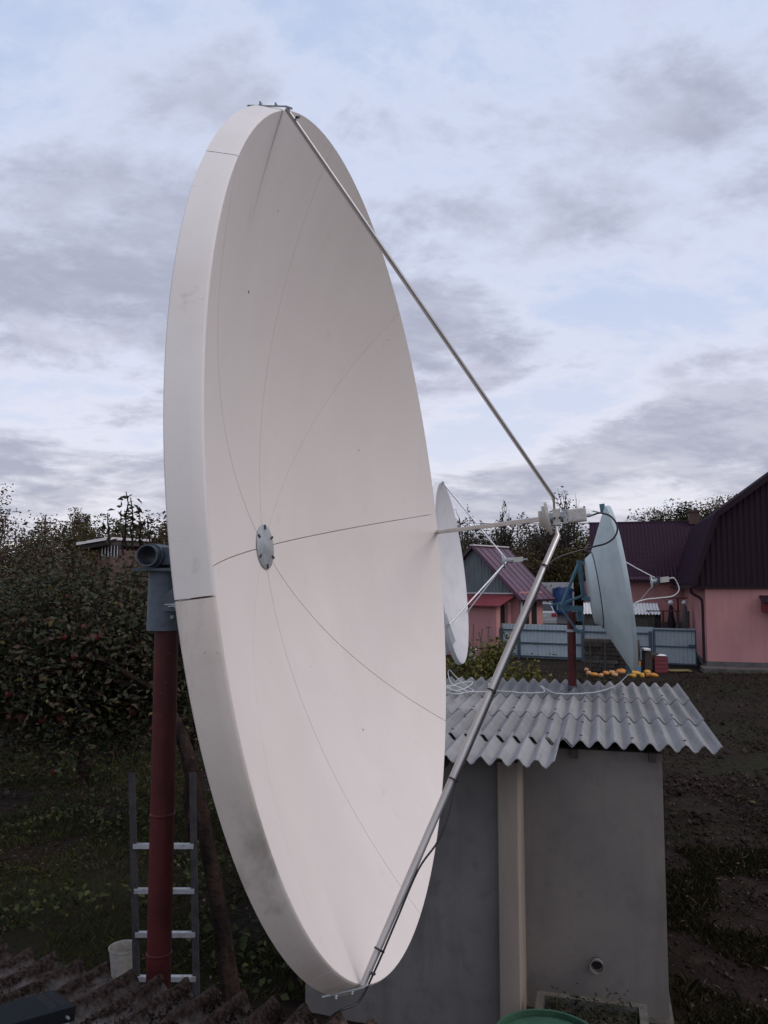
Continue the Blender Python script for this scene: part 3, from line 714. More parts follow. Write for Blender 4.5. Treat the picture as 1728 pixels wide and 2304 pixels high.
    b = MB(); b.tube([B, B+(K-B)*.02, B+(K-B)*.5, K], [.014, .011, .0105, .010], 12); s3 = b.build('strut', 'steel_tube', t, True)
    # brackets clamping strut feet over the rim
    for (B_, dr_, st) in ((B1, d1, s1), (B2, d2, s2)):
        tn = nrm(np.cross(n, dr_)); q = C+(R2+.004)*dr_-(s+.03)*n
        b = MB(); b.bar(q, B_+.006*dr_, .013, .005, dr_); b.bar(B_+.006*dr_, B_-.004*dr_+.018*n, .012, .006, dr_); b.build('bracket', 'galvanised', st, fix=True)
        for w_ in (.35, .75):
            p = q+(B_-q)*w_
            b = MB(); b.lathe([(.006, 0), (.006, .005), (.0035, .005), (.0035, .011)], p+dr_*.004, dr_, 8); b.build('bolt', 'galvanised', st, fix=True)
        b = MB(); b.tube([B_+.03*n-.03*dr_-tn*.016, B_+.03*n-.03*dr_+tn*.016], .0042, 8); b.build('bolt', 'dark_bolt', st, True)
    # black coax: loop from the LNB, along the lower strut, off to the roof
    c0 = lb+.057*n-.004*v
    arm = lambda x: K2+(B2-K2)*x+np.array([.013, -.006, -.006])
    pts = [c0, c0+.03*n+.004*v, c0+.065*n-.014*v, c0+.082*n-.05*v+u*.005, c0+.070*n-.085*v, c0+.035*n-.108*v, c0-.03*n-.120*v, arm(.07), arm(.16), arm(.3), arm(.45), arm(.55), arm(.60), arm(.66)+.016*n-.006*v, arm(.72)+.02*n-.006*v, arm(.78), arm(.88), arm(.97), B2+d2*.04-.01*n, at(730, 2185, 2.36), at(700, 2212, 2.5), at(672, 2240, 2.75)]
    b = MB(); b.tube(catmull(pts, 6), .0033, 8); b.build('coax_cable', 'black_rubber', t, True)
    for x in (.085, .40, .60, .935):
        p = K2+(B2-K2)*x; ax = nrm(B2-K2)
        b = MB(); b.lathe([(.0135, -.0025), (.0165, -.0025), (.0165, .0025), (.0135, .0025)], p+np.array([.003, -.001, -.002]), ax, 16, closed=True); b.build('cable_tie', 'black_rubber', t, True, fix=True)
big_dish()

def white_dish():
    Y = 10.6; C = at(979, 1236, Y); n, u, v = frame(R_(13), R_(6.3)); R, d = 1.185, .30
    base = C-(d+.55)*n; base[2] = 2.2
    t = thing('satellite_dish', 'medium white satellite dish half hidden behind the large one', 'satellite dish', base)
    pol = lambda a: math.cos(a)*u+math.sin(a)*v
    prof = [(0.0, -d)]+[(R*x, -d*(1-x*x)) for x in np.linspace(.05, 1, 16)]+[(R+.006, -.004), (R+.016, -.05), (R+.012, -.055), (R-.01, -.04)]+[(R*x, -d*(1-x*x)-.03) for x in np.linspace(.97, .05, 12)]
    b = MB(); b.lathe(prof, C, n, 96); b.build('reflector', 'white_dish', t, True, fix=True)
    hub = C-d*n; F = at(1098, 1212, Y); F = F-u*((F-C)@u)
    for a in (93, 213, 333):
        B = C+R*pol(R_(a))+.01*n
        b = MB(); b.tube([B, B+(F-B)*.5, F-(F-B)*.01], .011, 10); st = b.build('strut', 'alu', t, True)
        b = MB(); b.box(B, (.03, .03, .04), (n, u, v)); b.build('foot', 'galvanised', st, fix=True)
    b = MB(); b.lathe([(.09, -.06), (.09, -.03), (.035, -.03), (.035, .08), (.028, .08), (.028, -.06)], F, n, 28, closed=True); b.build('scalar_ring', 'galvanised', t, True, fix=True)
    b = MB(); b.box(F+.14*n, (.12, .06, .06), (n, u, v)); lo_ = b.build('lnb_case', 'ivory_plastic', t, fix=True)
    b = MB(); b.lathe([(.012, 0), (.012, .06), (0, .06)], F+.2*n-.01*v, n, 10); b.build('connector', 'galvanised', lo_, True, fix=True)
    b = MB(); b.tube([base, base+np.array([0, 0, C[2]-2.2])], .07, 16); b.build('mast', 'red_oxide', t, True)
    b = MB(); b.bar(hub-.02*n, hub-.55*n, .16, .2); b.bar(hub-.3*n-.2*v, hub-.03*n-.55*v, .06, .06); b.build('mount', 'blue_frame', t)
    # pale panel bracket seen under the rim
    b = MB(); p0 = at(962, 1330, Y-.2); b.prism([at(958, 1325, Y-.1), at(964, 1325, Y-.1), at(984, 1385, Y-.1), at(962, 1418, Y-.1), at(956, 1418, Y-.1)], (0, 0, 0), (0, .05, 0)); b.build('support_panel', 'blue_dish', t, fix=True)
white_dish()

def blue_dish():
    Yp = 9.6; base = at(1237, 1497, Yp); base[2] = 2.15
    t = thing('satellite_dish', 'pale blue satellite dish seen from behind on a red pole above the shed roof', 'satellite dish', base)
    n, u, v = frame(R_(11.0), R_(7.5)); R = .955; d = .26
    C = at(1339, 1268, 9.5)
    pol = lambda a: math.cos(a)*u+math.sin(a)*v
    prof = [(0, -d+.02)]+[(R*x, -d*(1-x*x)+.02) for x in np.linspace(.1, 1, 12)]+[(R+.012, .018), (R+.016, 0), (R+.010, -.03), (R-.03, -.045), (.47, -.255), (.455, -.258), (.0, -.258)]
    b = MB(); b.lathe(prof, C, n, 96); rf = b.build('reflector', 'blue_dish', t, True, fix=True, angle=30)
    b = MB(); b.lathe([(.452, -.258), (.452, -.268), (0, -.268)], C, n, 64); b.build('seam', 'dark_bolt', rf, True, fix=True)
    b = MB(); b.lathe([(.44, -.268), (.435, -.275), (.385, -.345), (.33, -.355), (0, -.36)], C, n, 64); b.build('rear_drum', 'blue_dish', t, True, fix=True, angle=30)
    # rim lugs
    for a in (88, 268):
        p = C+(R+.0)*pol(R_(a))-.05*n
        b = MB(); b.box(p, (.06, .03, .10), (n, u, v)); b.bar(p-.04*n-.05*v, p-.12*n-.02*v, .012, .012); b.build('rim_lug', 'blue_frame', t)
    b = MB(); pk = at(1400, 1328, 9.35)
    # pole
    rp = .047*1.05
    top = np.array([base[0], base[1], at(1237, 1322, Yp)[2]])
    b = MB(); b.tube([base-np.array([0, 0, .3]), base+np.array([0, 0, .15]), base+np.array([0, 0, .152]), top], [rp+.006, rp+.006, rp, rp], 20); po = b.build('pole', 'red_oxide', t, True)
    b = MB(); b.lathe([(rp+.008, 0), (rp+.008, .16), (rp+.003, .16), (rp+.003, 0)], base-np.array([0, 0, .02]), (0, 0, 1), 20, closed=True); b.build('pole_foot', 'grey_steel', po, True, fix=True)
    # blue angle iron mount
    def beam(p, q, wd=.045, nm='frame_bar'):
        b = MB(); b.bar(p, q, wd, wd*.9); return b.build(nm, 'blue_frame', t)
    Y1, Y2 = Yp-.10, Yp+.12
    hinge = at(1207, 1306, Yp)
    beam(at(1204, 1312, Yp), at(1259, 1316, Yp), .075, 'head_beam')
    beam(at(1212, 1310, Y1), at(1252, 1212, Yp), .03)
    beam(at(1250, 1210, Yp), at(1262, 1296, Yp), .05)
    beam(at(1210, 1306, Y1), at(1266, 1284, Yp), .028)
    beam(at(1212, 1310, Y2), at(1252, 1212, Yp+.05), .025)
    beam(at(1252, 1318, Yp+.05), at(1254, 1342, Yp+.05), .075, 'clamp_plate')
    beam(at(1210, 1312, Y1), at(1248, 1364, Y1), .024, 'tie_rod')
    beam(at(1258, 1322, Y1), at(1262, 1362, Y1), .02, 'tie_rod')
    beam(at(1240, 1358, Y1), at(1262, 1366, Y1), .02, 'tie_rod')
    beam(at(1186, 1308, Y1), at(1222, 1300, Yp), .018, 'adjuster_bolt')
    beam(at(1262, 1292, Yp), at(1288, 1296, 9.5), .06, 'pivot')
    beam(at(1252, 1214, Yp), at(1286, 1225, 9.5), .03)
    b = MB(); b.lathe([(rp+.004, -.015), (rp+.013, -.015), (rp+.013, .015), (rp+.004, .015)], np.array([base[0], base[1], at(1237, 1362, Yp)[2]]), (0, 0, 1), 20, closed=True); b.build('pole_clamp', 'galvanised', t, True, fix=True)
    # feed
    F = at(1412, 1256, 9.5)
    B = C+R*.62*pol(R_(60)); B = at(1344, 1207, 9.35)
    b = MB(); b.tube([B-.02*n, B+(F+.03*v-B)*.5, F+.04*v+.02*n], .006, 8); b.build('strut', 'alu', t, True)
    B2 = C+R*pol(R_(200)); 
    b = MB(); b.tube([C+R*.8*pol(R_(-40))-.05*n, F-.03*v], .004, 8); b.build('strut', 'alu', t, True)
    b = MB(); b.lathe([(.075, -.03), (.07, -.02), (.03, -.015), (.03, .06), (.022, .06), (.022, -.02)], F, n, 24, closed=True); b.build('scalar_ring', 'galvanised', t, True, fix=True)
    b = MB(); b.box(F+.05*n, (.03, .085, .095), (n, u, nrm(v+.3*n))); b.build('feed_clamp', 'dark_bolt', t, fix=True)
    b = MB(); b.box(F+.12*n+.006*v, (.10, .06, .062), (n, u, v)); b.build('lnb_case', 'ivory_plastic', t, fix=True)
    c0 = F+.17*n+.01*v
    b = MB(); b.tube(catmull([c0, c0+.06*n, at(1464, 1262, 9.5), at(1466, 1276, 9.5), at(1452, 1288, 9.5), at(1420, 1292, 9.48), at(1390, 1296, 9.46), at(1364, 1310, 9.44), C+R*.85*pol(R_(-40))], 6), .0068, 8); b.build('feed_cable', 'white_cable', t, True)
    # a small bird-size clip on the rim
    p = at(1351, 1322, 9.45)
    b = MB(); b.tube([at(1366, 1400, 9.5), at(1368, 1432, 9.5), at(1356, 1458, 9.5), at(1338, 1476, 9.5), at(1318, 1488, 9.5), at(1300, 1494, 9.5)], .006, 8); b.build('drop_cable', 'white_cable', t, True)
blue_dish()

def roof_cable():
    def rz(u, v): return sp(u, v, dz=.046)
    def onroof(dx, dy):
        p = at(dx, dy, 8.0); c = np.array([0, 0, H]); dr = p-c; k = 1.0
        for _ in range(30):
            q = c+dr*k; v = (q-SQ)@sw; z = SQ[2]+SLOPE*v+.05; k *= (H-z)/(H-q[2])
        return c+dr*k
    def onroof_c(L_): return [onroof(*q) for q in L_]
    P = onroof_c([(1330, 1482), (1300, 1492), (1270, 1497), (1215, 1499), (1190, 1494), (1168, 1487), (1176, 1496), (1140, 1497), (1100, 1494), (1070, 1491), (1055, 1484), (1066, 1494), (1045, 1494), (1010, 1497), (985, 1488), (965, 1492), (985, 1496), (1012, 1489), (1020, 1482), (990, 1484), (966, 1490), (955, 1480), (940, 1484)])
    up = [0, 0, 0, 0, 0, .03, .01, 0, 0, 0, .04, 0, 0, .02, .03, .05, .02, .03, .05, .04, .02, .04, 0]
    for p, q in zip(P, up): p[2] += q
    b = MB(); b.tube(catmull(P, 5), .006, 6)
    t = tag(b.build('coax_cable', 'white_cable', None, True), 'thin white cable trailing across the grey corrugated shed roof', 'cable')
    P = onroof_c([(940, 1492), (965, 1496), (990, 1499), (1006, 1494), (996, 1486), (975, 1485), (968, 1462), (972, 1456), (984, 1470), (1010, 1484), (1022, 1492), (1000, 1496), (962, 1488), (940, 1490)])
    for i in (5, 6, 7, 8): P[i][2] += .05
    b = MB(); b.tube(catmull(P, 5), .006, 6)
    tag(b.build('coax_cable', 'white_cable', None, True), 'tangled loose loops of white cable beside the large dish rim on the shed roof', 'cable')
roof_cable()

# ------------------------------------------------------------------ houses and yard behind the garden
def ribbed(O, ex, ez, width, height, pitch, depth, cut=None, ny=2):
    """vertical trapezoid ribbed sheet: O origin, ex along, ez up; returns V,F"""
    ex = nrm(ex); ez = nrm(ez); no = nrm(np.cross(ex, ez)); k = max(1, int(round(width/pitch))); xs = []
    for i in range(k):
        x0 = i*width/k; p = width/k; xs += [(x0, 0), (x0+p*.35, 0), (x0+p*.5, 1), (x0+p*.85, 1)]
    xs.append((width, 0)); V = []; n = len(xs)
    for z in (0, 1):
        for x, d in xs:
            h0, h1 = (0, height) if cut is None else cut(x)
            V.append(O+ex*x+ez*(h1 if z else h0)+no*depth*d)
    return V, [(i, i+1, n+i+1, n+i) for i in range(n-1)]
CA = R_(15)
X1 = np.array([math.cos(CA), -math.sin(CA), 0]); Y1_ = np.array([math.sin(CA), math.cos(CA), 0]); UZ = np.array([0, 0, 1.])
HA = np.array([13.24, 33.3, 0])
def hp(x, y, z): return HA+X1*x+Y1_*y+UZ*z
def slab(b, p, th):
    """roof slab: four corner points, thickness downwards"""
    P = np.array(p, float); b.prism(list(P), (0, 0, 0), (0, 0, -th))
def right_house():
    t = thing('pink_house', 'pink rendered house with dark gambrel gable at the right edge', 'house', hp(5, 4, 0))
    b = MB(); b.prism([hp(0, 0, .28), hp(10, 0, .28), hp(10, 9, .28), hp(0, 9, .28)], (0, 0, 0), (0, 0, 3.07)); b.build('wall', 'pink_wall', t)
    b = MB(); b.prism([hp(-.04, -.05, -.3), hp(10.04, -.05, -.3), hp(10.04, 9, -.3), hp(-.04, 9, -.3)], (0, 0, 0), (0, 0, .58)); b.build('plinth', 'plinth', t)
    b = MB(); b.prism([hp(-.3, -1.3, -.25), hp(10.3, -1.3, -.25), hp(10.3, -.06, -.25), hp(-.3, -.06, -.25)], (0, 0, 0), (0, 0, .36)); b.build('apron', 'concrete', t)
    pr = [(-.5, 3.36), (.5, 6.25), (5, 9.6), (9.5, 6.25), (10.5, 3.36)]
    def cut(x):
        X = x-.5
        for (a, za), (c, zc) in zip(pr, pr[1:]):
            if a <= X <= c+1e-6: return 0, max(.02, za+(zc-za)*(X-a)/(c-a)-3.36)
        return 0, .02
    V, F = ribbed(hp(-.5, -.10, 3.36), X1, UZ, 11, 3, .22, .03, cut); g = mk('gable_cladding', V, F, 'gable_dark', t)
    b = MB(); b.prism([hp(x, -.06, z-.02) for x, z in pr], hp(0, 0, 0), hp(0, 9, 0)); b.build('attic', 'gable_dark', t, fix=True)
    rf = None
    for (a, za), (c, zc) in zip(pr, pr[1:]):
        b = MB(); slab(b, [hp(a, -.35, za+.10), hp(c, -.35, zc+.10), hp(c, 9.2, zc+.10), hp(a, 9.2, za+.10)], .09); rf = b.build('roof', 'roof_matt', t, fix=True)
        b = MB(); b.bar(hp(a, -.37, za), hp(c, -.37, zc), .03, .22); b.build('barge_board', 'gable_dark', t)
    b = MB(); b.bar(hp(-.5, -.12, 3.30), hp(10.5, -.12, 3.30), .10, .10); b.build('drip_board', 'gable_dark', t)
    b = MB(); b.tube(catmull([hp(-.55, .1, 3.25), hp(-.5, .05, 3.05), hp(-.2, .02, 2.85), hp(-.12, 0, 2.6), hp(-.12, 0, 1.5), hp(-.12, 0, .2)], 4), .06, 8); b.build('downpipe', 'gable_dark', t, True)
    b = MB(); b.bar(hp(-.55, -.2, 3.27), hp(-.55, 9, 3.27), .13, .1); b.build('gutter', 'gable_dark', t)
    # porch canopy cut by the picture edge
    b = MB(); slab(b, [hp(2.05, -.75, 2.72), hp(4.2, -.75, 2.72), hp(4.2, 0.02, 2.98), hp(2.05, 0.02, 2.98)], .06); c = b.build('canopy', 'gable_dark', t, fix=True)
    b = MB(); b.prism([hp(2.1, -.02, 2.88), hp(2.1, -.7, 2.66), hp(2.1, -.62, 2.30), hp(2.1, -.02, 2.36)], hp(0, 0, 0), hp(2, 0, 0)); b.build('canopy_fascia', 'awning_red', c, fix=True)
    b = MB(); b.box(hp(3.1, -.01, 1.55), (1.1, .04, 1.3), (X1, Y1_, UZ)); w_ = b.build('window', 'opening', t)
right_house()
def tile_roof(O, ex, es, width, length, pitch=.19, step=.35, amp=.020, rise=.055):
    ex = nrm(ex); es = nrm(es); no = nrm(np.cross(ex, es))
    n = int(width/pitch*5)+1; xs = np.linspace(0, width, n); ys = []
    k = int(length/step)
    for i in range(k+1): ys += [(min(i*step, length), 0.0), (min((i+1)*step-.01, length), 1.0)]
    V = []
    for y, q in ys:
        V.append(O+ex*xs[:, None]+es*y+no*(amp*np.cos(2*np.pi*xs/pitch)+rise*(1-q))[:, None])
    V = np.vstack(V); m_ = len(ys); a = np.arange(n*m_).reshape(m_, n)
    return V, np.stack([a[:-1, :-1], a[:-1, 1:], a[1:, 1:], a[1:, :-1]], -1).reshape(-1, 4)
def wing_house():
    t = thing('pink_house', 'long pink house with dark tiled roof behind the pale blue dish', 'house', hp(-2, 11, .9))
    b = MB(); b.prism([hp(-4.4, 9, 1.45), hp(0, 9, 1.45), hp(0, 15, 1.45), hp(-4.4, 15, 1.45)], (0, 0, 0), (0, 0, 2.2)); b.build('wall', 'pink_wall', t)
    b = MB(); b.prism([hp(-4.45, 8.94, 0), hp(-.05, 8.94, 0), hp(-.05, 15, 0), hp(-4.45, 15, 0)], (0, 0, 0), (0, 0, 1.45)); b.build('plinth', 'plinth', t)
    b = MB(); b.prism([hp(-5.0, 9.6, .3), hp(-4.46, 9.6, .3), hp(-4.46, 13, .3), hp(-5.0, 13, .3)], (0, 0, 0), (0, 0, 3.25)); b.build('annex_wall', 'pink_wall', t)
    e0 = hp(-4.7, 8.5, 3.62); es = hp(-4.7, 12, 6.85)-e0
    V, F = tile_roof(e0, X1, es, 9.5, np.linalg.norm(es)); mk('roof', V, F, 'tile_roof', t, True)
    e1 = hp(-4.7, 15.5, 3.62)
    V, F = tile_roof(e1, X1, hp(-4.7, 12, 6.85)-e1, 9.5, np.linalg.norm(es), step=.7); mk('roof', V, F[:, ::-1], 'tile_roof', t, True)
    b = MB(); b.bar(hp(-4.75, 12, 6.88), hp(4.8, 12, 6.88), .22, .10); b.build('ridge_cap', 'tile_roof', t)
    b = MB(); b.bar(hp(-4.7, 8.46, 3.55), hp(-.55, 8.46, 3.55), .12, .14); b.build('gutter', 'gable_dark', t)
    b = MB(); b.prism([hp(-4.7, 8.52, 3.5), hp(-4.7, 12, 6.7), hp(-4.7, 15.48, 3.5)], hp(0, 0, 0), hp(.08, 0, 0)); b.build('gable', 'pink_wall', t, fix=True)
    b = MB(); b.box(hp(.95, 11.9, 7.05), (.55, .55, .7), (X1, Y1_, UZ)); b.box(hp(.95, 11.9, 7.43), (.66, .66, .08), (X1, Y1_, UZ)); b.build('chimney', 'brick_wall', t)
wing_house()
def barn():
    th = R_(40); rd = np.array([math.sin(th), math.cos(th), 0]); gd = np.array([math.cos(th), -math.sin(th), 0])
    AP = np.array([4.55, 40.0, 0])                           # under the ridge at the front gable
    q = lambda g, r, z: AP+gd*g+rd*r+UZ*z
    t = thing('pink_barn', 'small pink barn with purple metal roof and grey boarded gable', 'barn', q(0, 1, .2))
    b = MB(); b.prism([q(-2.5, 0, -.3), q(2.45, 0, -.3), q(2.45, 2.25, -.3), q(-2.5, 2.25, -.3)], (0, 0, 0), (0, 0, 3.35)); b.build('wall', 'pink_wall', t)
    ez, rz = 2.95, 5.32
    V, F = ribbed(q(-2.4, -.06, ez), gd, UZ, 4.8, 2, .2, .03, lambda x: (0, max(.02, (2.4-abs(x-2.4))/2.4*(rz-ez-.12)))); mk('gable_boards', V, F, 'gable_grey', t)
    b = MB(); b.prism([q(-2.45, -.02, ez), q(2.45, -.02, ez), q(0, -.02, rz-.1)], q(0, 0, 0), q(0, 2.2, 0)); b.build('attic', 'gable_grey', t, fix=True)
    for s in (-1, 1):
        k = 6
        e0 = q(s*2.75, -.3, ez-.27); e1 = q(0, -.3, rz)
        for i in range(k):                                    # standing seam sheets
            r0, r1 = -.3+i*3.3/k, -.3+(i+1)*3.3/k-.012
            b = MB(); slab(b, [q(s*2.75, r0, ez-.27), q(0, r0, rz), q(0, r1, rz), q(s*2.75, r1, ez-.27)], .03)
            b.bar(q(s*2.75, r1+.006, ez-.265), q(0, r1+.006, rz+.005), .025, .03); b.build('roof_sheet', 'purple_roof', t, fix=True)
        b = MB(); b.bar(q(s*2.78, -.33, ez-.30), q(0, -.33, rz-.01), .04, .16); b.build('barge_board', 'wood_grey' if s < 0 else 'purple_roof', t)
        b = MB(); b.bar(q(s*2.8, -.35, ez-.32), q(s*2.8, 3.0, ez-.32), .10, .09); b.build('gutter', 'gable_dark', t)
    b = MB(); b.bar(q(0, -.36, rz+.02), q(0, 3.05, rz+.02), .2, .06); b.build('ridge_cap', 'white_paint', t)
    # lean-to in front of the gable
    b = MB(); b.prism([q(-3.5, -1.25, -.3), q(1.95, -1.25, -.3), q(1.95, -.9, -.3), q(-3.5, -.9, -.3)], (0, 0, 0), (0, 0, 2.75)); b.build('lean_to_wall', 'pink_wall', t)
    b = MB(); b.prism([q(1.85, -.35, -.3), q(2.05, -.35, -.3), q(2.05, -.06, -.3), q(1.85, -.06, -.3)], (0, 0, 0), (0, 0, 2.85)); b.build('lean_to_pier', 'pink_wall', t)
    b = MB(); b.box(q(1.8, -.62, 1.2), (.06, .6, 2.7), (gd, rd, UZ)); b.build('doorway', 'opening', t)
    b = MB(); slab(b, [q(-3.8, -1.6, 2.42), q(2.35, -1.6, 2.42), q(2.35, -.10, 2.93), q(-3.8, -.10, 2.93)], .05); b.build('lean_to_roof', 'awning_red', t, fix=True)
    b = MB(); b.bar(q(-3.8, -.09, 2.97), q(2.35, -.09, 2.97), .05, .05); b.build('flashing', 'white_paint', t)
    for r0, r1 in ((.25, .85), (1.15, 1.6)):
        b = MB(); b.box(q(2.46, (r0+r1)/2, 1.4), (.05, r1-r0, 2.3), (gd, rd, UZ)); b.build('door', 'opening', t)
    b = MB(); b.tube([q(2.56, .05, 2.6), q(2.53, .05, 2.2), q(2.53, .05, .2)], .06, 8); b.build('downpipe', 'white_paint', t, True)
    b = MB(); c = at(1022, 1377, 37.5); b.box(q(-.55, -1.27, c[2]), (.34, .05, .42), (gd, rd, UZ)); wn = b.build('meter_box', 'white_paint', t)
    b = MB(); b.box(q(-.53, -1.30, c[2]), (.2, .02, .26), (gd, rd, UZ)); b.build('meter_glass', 'opening', wn)
    return q
bq = barn()
def fence():
    O = np.array([FA[0], FA[1], 0]); ex = np.array([fdir[0], fdir[1], 0]); Lt = np.linalg.norm(FB-FA)
    no = np.array([fdir[1], -fdir[0], 0])
    gate0 = Lt-1.75
    t = thing('metal_fence', 'pale blue profiled metal fence with dark rails across the garden end', 'fence', O+ex*3)
    k = 4
    for i in range(k):
        a = i*gate0/k; V, F = ribbed(O+ex*a+UZ*.05, ex, UZ, gate0/k-.01, 1.53, .17, .025); mk('fence_panel', V, F, 'fence_blue', t)
    for z in (1.30, .72, .12):
        b = MB(); b.bar(O+no*.05+UZ*z, O+ex*(gate0-.1)+no*.05+UZ*z, .04, .07); b.build('rail', 'fence_frame', t)
    for s in (.03, .85, gate0/2+.4, gate0-.12):
        b = MB(); b.box(O+ex*s+no*.06+UZ*.65, (.13, .06, 1.5), (ex, no, UZ)); b.build('post', 'fence_frame', t)
    g = thing('garden_gate', 'pale blue metal gate with dark frame beside the pink house corner', 'gate', O+ex*(gate0+.8))
    V, F = ribbed(O+ex*gate0+UZ*.05, ex, UZ, 1.72, 1.50, .17, .025); mk('gate_sheet', V, F, 'fence_blue', g)
    for p, q_ in (((0, 1.46), (1.72, 1.46)), ((0, .78), (1.72, .78)), ((0, .06), (1.72, .06)), ((.02, .02), (.02, 1.5)), ((1.70, .02), (1.70, 1.5))):
        b = MB(); b.bar(O+ex*(gate0+p[0])+no*.05+UZ*p[1], O+ex*(gate0+q_[0])+no*.05+UZ*q_[1], .035, .06); b.build('gate_frame', 'fence_frame', g)
    b = MB(); b.box(O+ex*(gate0+1.55)+no*.08+UZ*.84, (.26, .06, .10), (ex, no, UZ)); b.build('latch', 'fence_frame', g)
fence()
def low_shed():
    q = lambda x, y, z: np.array([11.75, 39.4, .35])+X1*x+Y1_*y+UZ*z
    t = thing('low_shed', 'low pale shed with light grey corrugated roof behind the blue fence', 'shed', q(0, .8, 0))
    b = MB(); b.prism([q(-1.9, 0, -.4), q(1.35, 0, -.4), q(1.35, 1.6, -.4), q(-1.9, 1.6, -.4)], (0, 0, 0), (0, 0, 2.0)); b.build('wall', 'concrete', t)
    b = MB(); b.box(q(1.5, .8, .7), (.28, 1.5, 1.9), (X1, Y1_, UZ)); b.build('doorway', 'opening', t)
    me = corr_mesh('roof_sheet', 1.2, 2.3, .15, .028, .01, 'white_paint', per=6)
    for i in range(3): inst('roof_sheet', me, t, q(-2.0+1.2*i, -.25, 1.62), (R_(12), 0, -CA))
low_shed()
def tarp_store():
    q = lambda x, y, z: np.array([10.15, 46.6, .95])+X1*x+Y1_*y+UZ*z
    t = thing('yard_shelter', 'white boarded shelter beside the pink house with open side', 'shelter', q(0, 0, 0))
    b = MB()
    b.box(q(-.2, .8, 1.35), (1.9, .06, 2.4), (X1, Y1_, UZ)); b.build('back_board', 'white_paint', t)
    b = MB(); b.box(q(.75, .3, 1.0), (.08, .9, 2.0), (X1, Y1_, UZ)); b.build('side_board', 'white_paint', t)
    # tarpaulin: draped lumpy sheet
    n = 16; P = []; F = []
    for j in range(n):
        for i in range(n):
            x = -.45+1.2*i/(n-1); z = .7+1.6*j/(n-1)
            bulge = .35*math.sin(math.pi*i/(n-1))**.6*(1-.5*(j/(n-1))**2)+.07*mnoise.noise(Vector((x*4, z*4, 2)))
            zz = z+.12*mnoise.noise(Vector((x*3, 1, 7)))*(j/(n-1))-.14*(1-math.sin(math.pi*i/(n-1)))*(j/(n-1))
            P.append(q(x, .6-bulge, zz))
    F = [(j*n+i, j*n+i+1, (j+1)*n+i+1, (j+1)*n+i) for j in range(n-1) for i in range(n-1)]
    o = mk('tarpaulin', P, F, 'tarp_blue', None, True); md = o.modifiers.new('th', 'SOLIDIFY'); md.thickness = .02
    tag(o, 'bright blue tarpaulin bundled against the white shelter', 'tarpaulin')
tarp_store()
def car():
    o = np.array([8.42, 43.4, .93]); fx = nrm((.12, 1, 0)); rx = nrm((1, -.12, 0))
    q = lambda x, y, z: o+rx*x+fx*y+UZ*z
    t = thing('parked_car', 'silver sedan parked in the yard, seen from behind beside the barn', 'car', o)
    secs = [(0, .80, .42, .95), (.12, .86, .35, 1.02), (.6, .87, .30, 1.04), (2.2, .88, .28, 1.0), (3.6, .86, .28, .92), (4.2, .78, .35, .75)]
    V = []; k = 8
    for y, hw, z0, z1 in secs:
        for x, z in ((-hw*.92, z0), (-hw, z0+.15), (-hw, z1-.15), (-hw*.86, z1), (hw*.86, z1), (hw, z1-.15), (hw, z0+.15), (hw*.92, z0)): V.append(q(x, y, z))
    F = [(i*k+j, i*k+(j+1) % k, (i+1)*k+(j+1) % k, (i+1)*k+j) for i in range(len(secs)-1) for j in range(k)]+[tuple(range(k)), tuple(range((len(secs)-1)*k, len(secs)*k))[::-1]]
    recalc(mk('body', V, F, 'silver_paint', t, True, angle=35))
    V = []; cs = [(.35, .72, 1.00, 1.02), (.95, .60, 1.0, 1.44), (2.2, .60, 1.0, 1.46), (3.0, .72, .98, 1.0)]
    for y, hw, z0, z1 in cs:
        for x, z in ((-.78, z0), (-hw, z1), (hw, z1), (.78, z0)): V.append(q(x, y, z))
    F = [(i*4+j, i*4+(j+1) % 4, (i+1)*4+(j+1) % 4, (i+1)*4+j) for i in range(3) for j in range(4)]+[(0, 1, 2, 3), (12, 15, 14, 13)]
    recalc(mk('cabin', V, F, 'silver_paint', t, True, angle=35))
    b = MB(); b.prism([q(-.66, .40, 1.07), q(.66, .40, 1.07), q(.53, .88, 1.40), q(-.53, .88, 1.40)], (0, 0, 0), -fx*.03); b.build('rear_window', 'car_glass', t, fix=True)
    for s in (-1, 1):
        b = MB(); b.box(q(s*.68, .03, .82), (.26, .12, .2), (rx, fx, UZ)); b.build('tail_light', 'lamp_red', t)
        for y in (.85, 3.4):
            b = MB(); b.lathe([(.32, -.1), (.32, .1), (.2, .11), (0, .11)], q(s*.76, y, .32), rx*s, 20); wl = b.build('wheel', 'tyre', t, True, fix=True)
            b = MB(); b.lathe([(.2, .11), (.18, .125), (0, .12)], q(s*.76, y, .32), rx*s, 16); b.build('rim', 'silver_paint', wl, True, fix=True)
    b = MB(); b.box(q(0, -.02, .48), (1.62, .14, .2), (rx, fx, UZ)); b.build('bumper', 'silver_paint', t)
    b = MB(); b.box(q(0, -.02, .30), (1.5, .12, .16), (rx, fx, UZ)); b.build('valance', 'tyre', t)
    b = MB(); b.box(q(0, -.025, .76), (.52, .04, .12), (rx, fx, UZ)); b.build('number_plate', 'white_paint', t)
car()
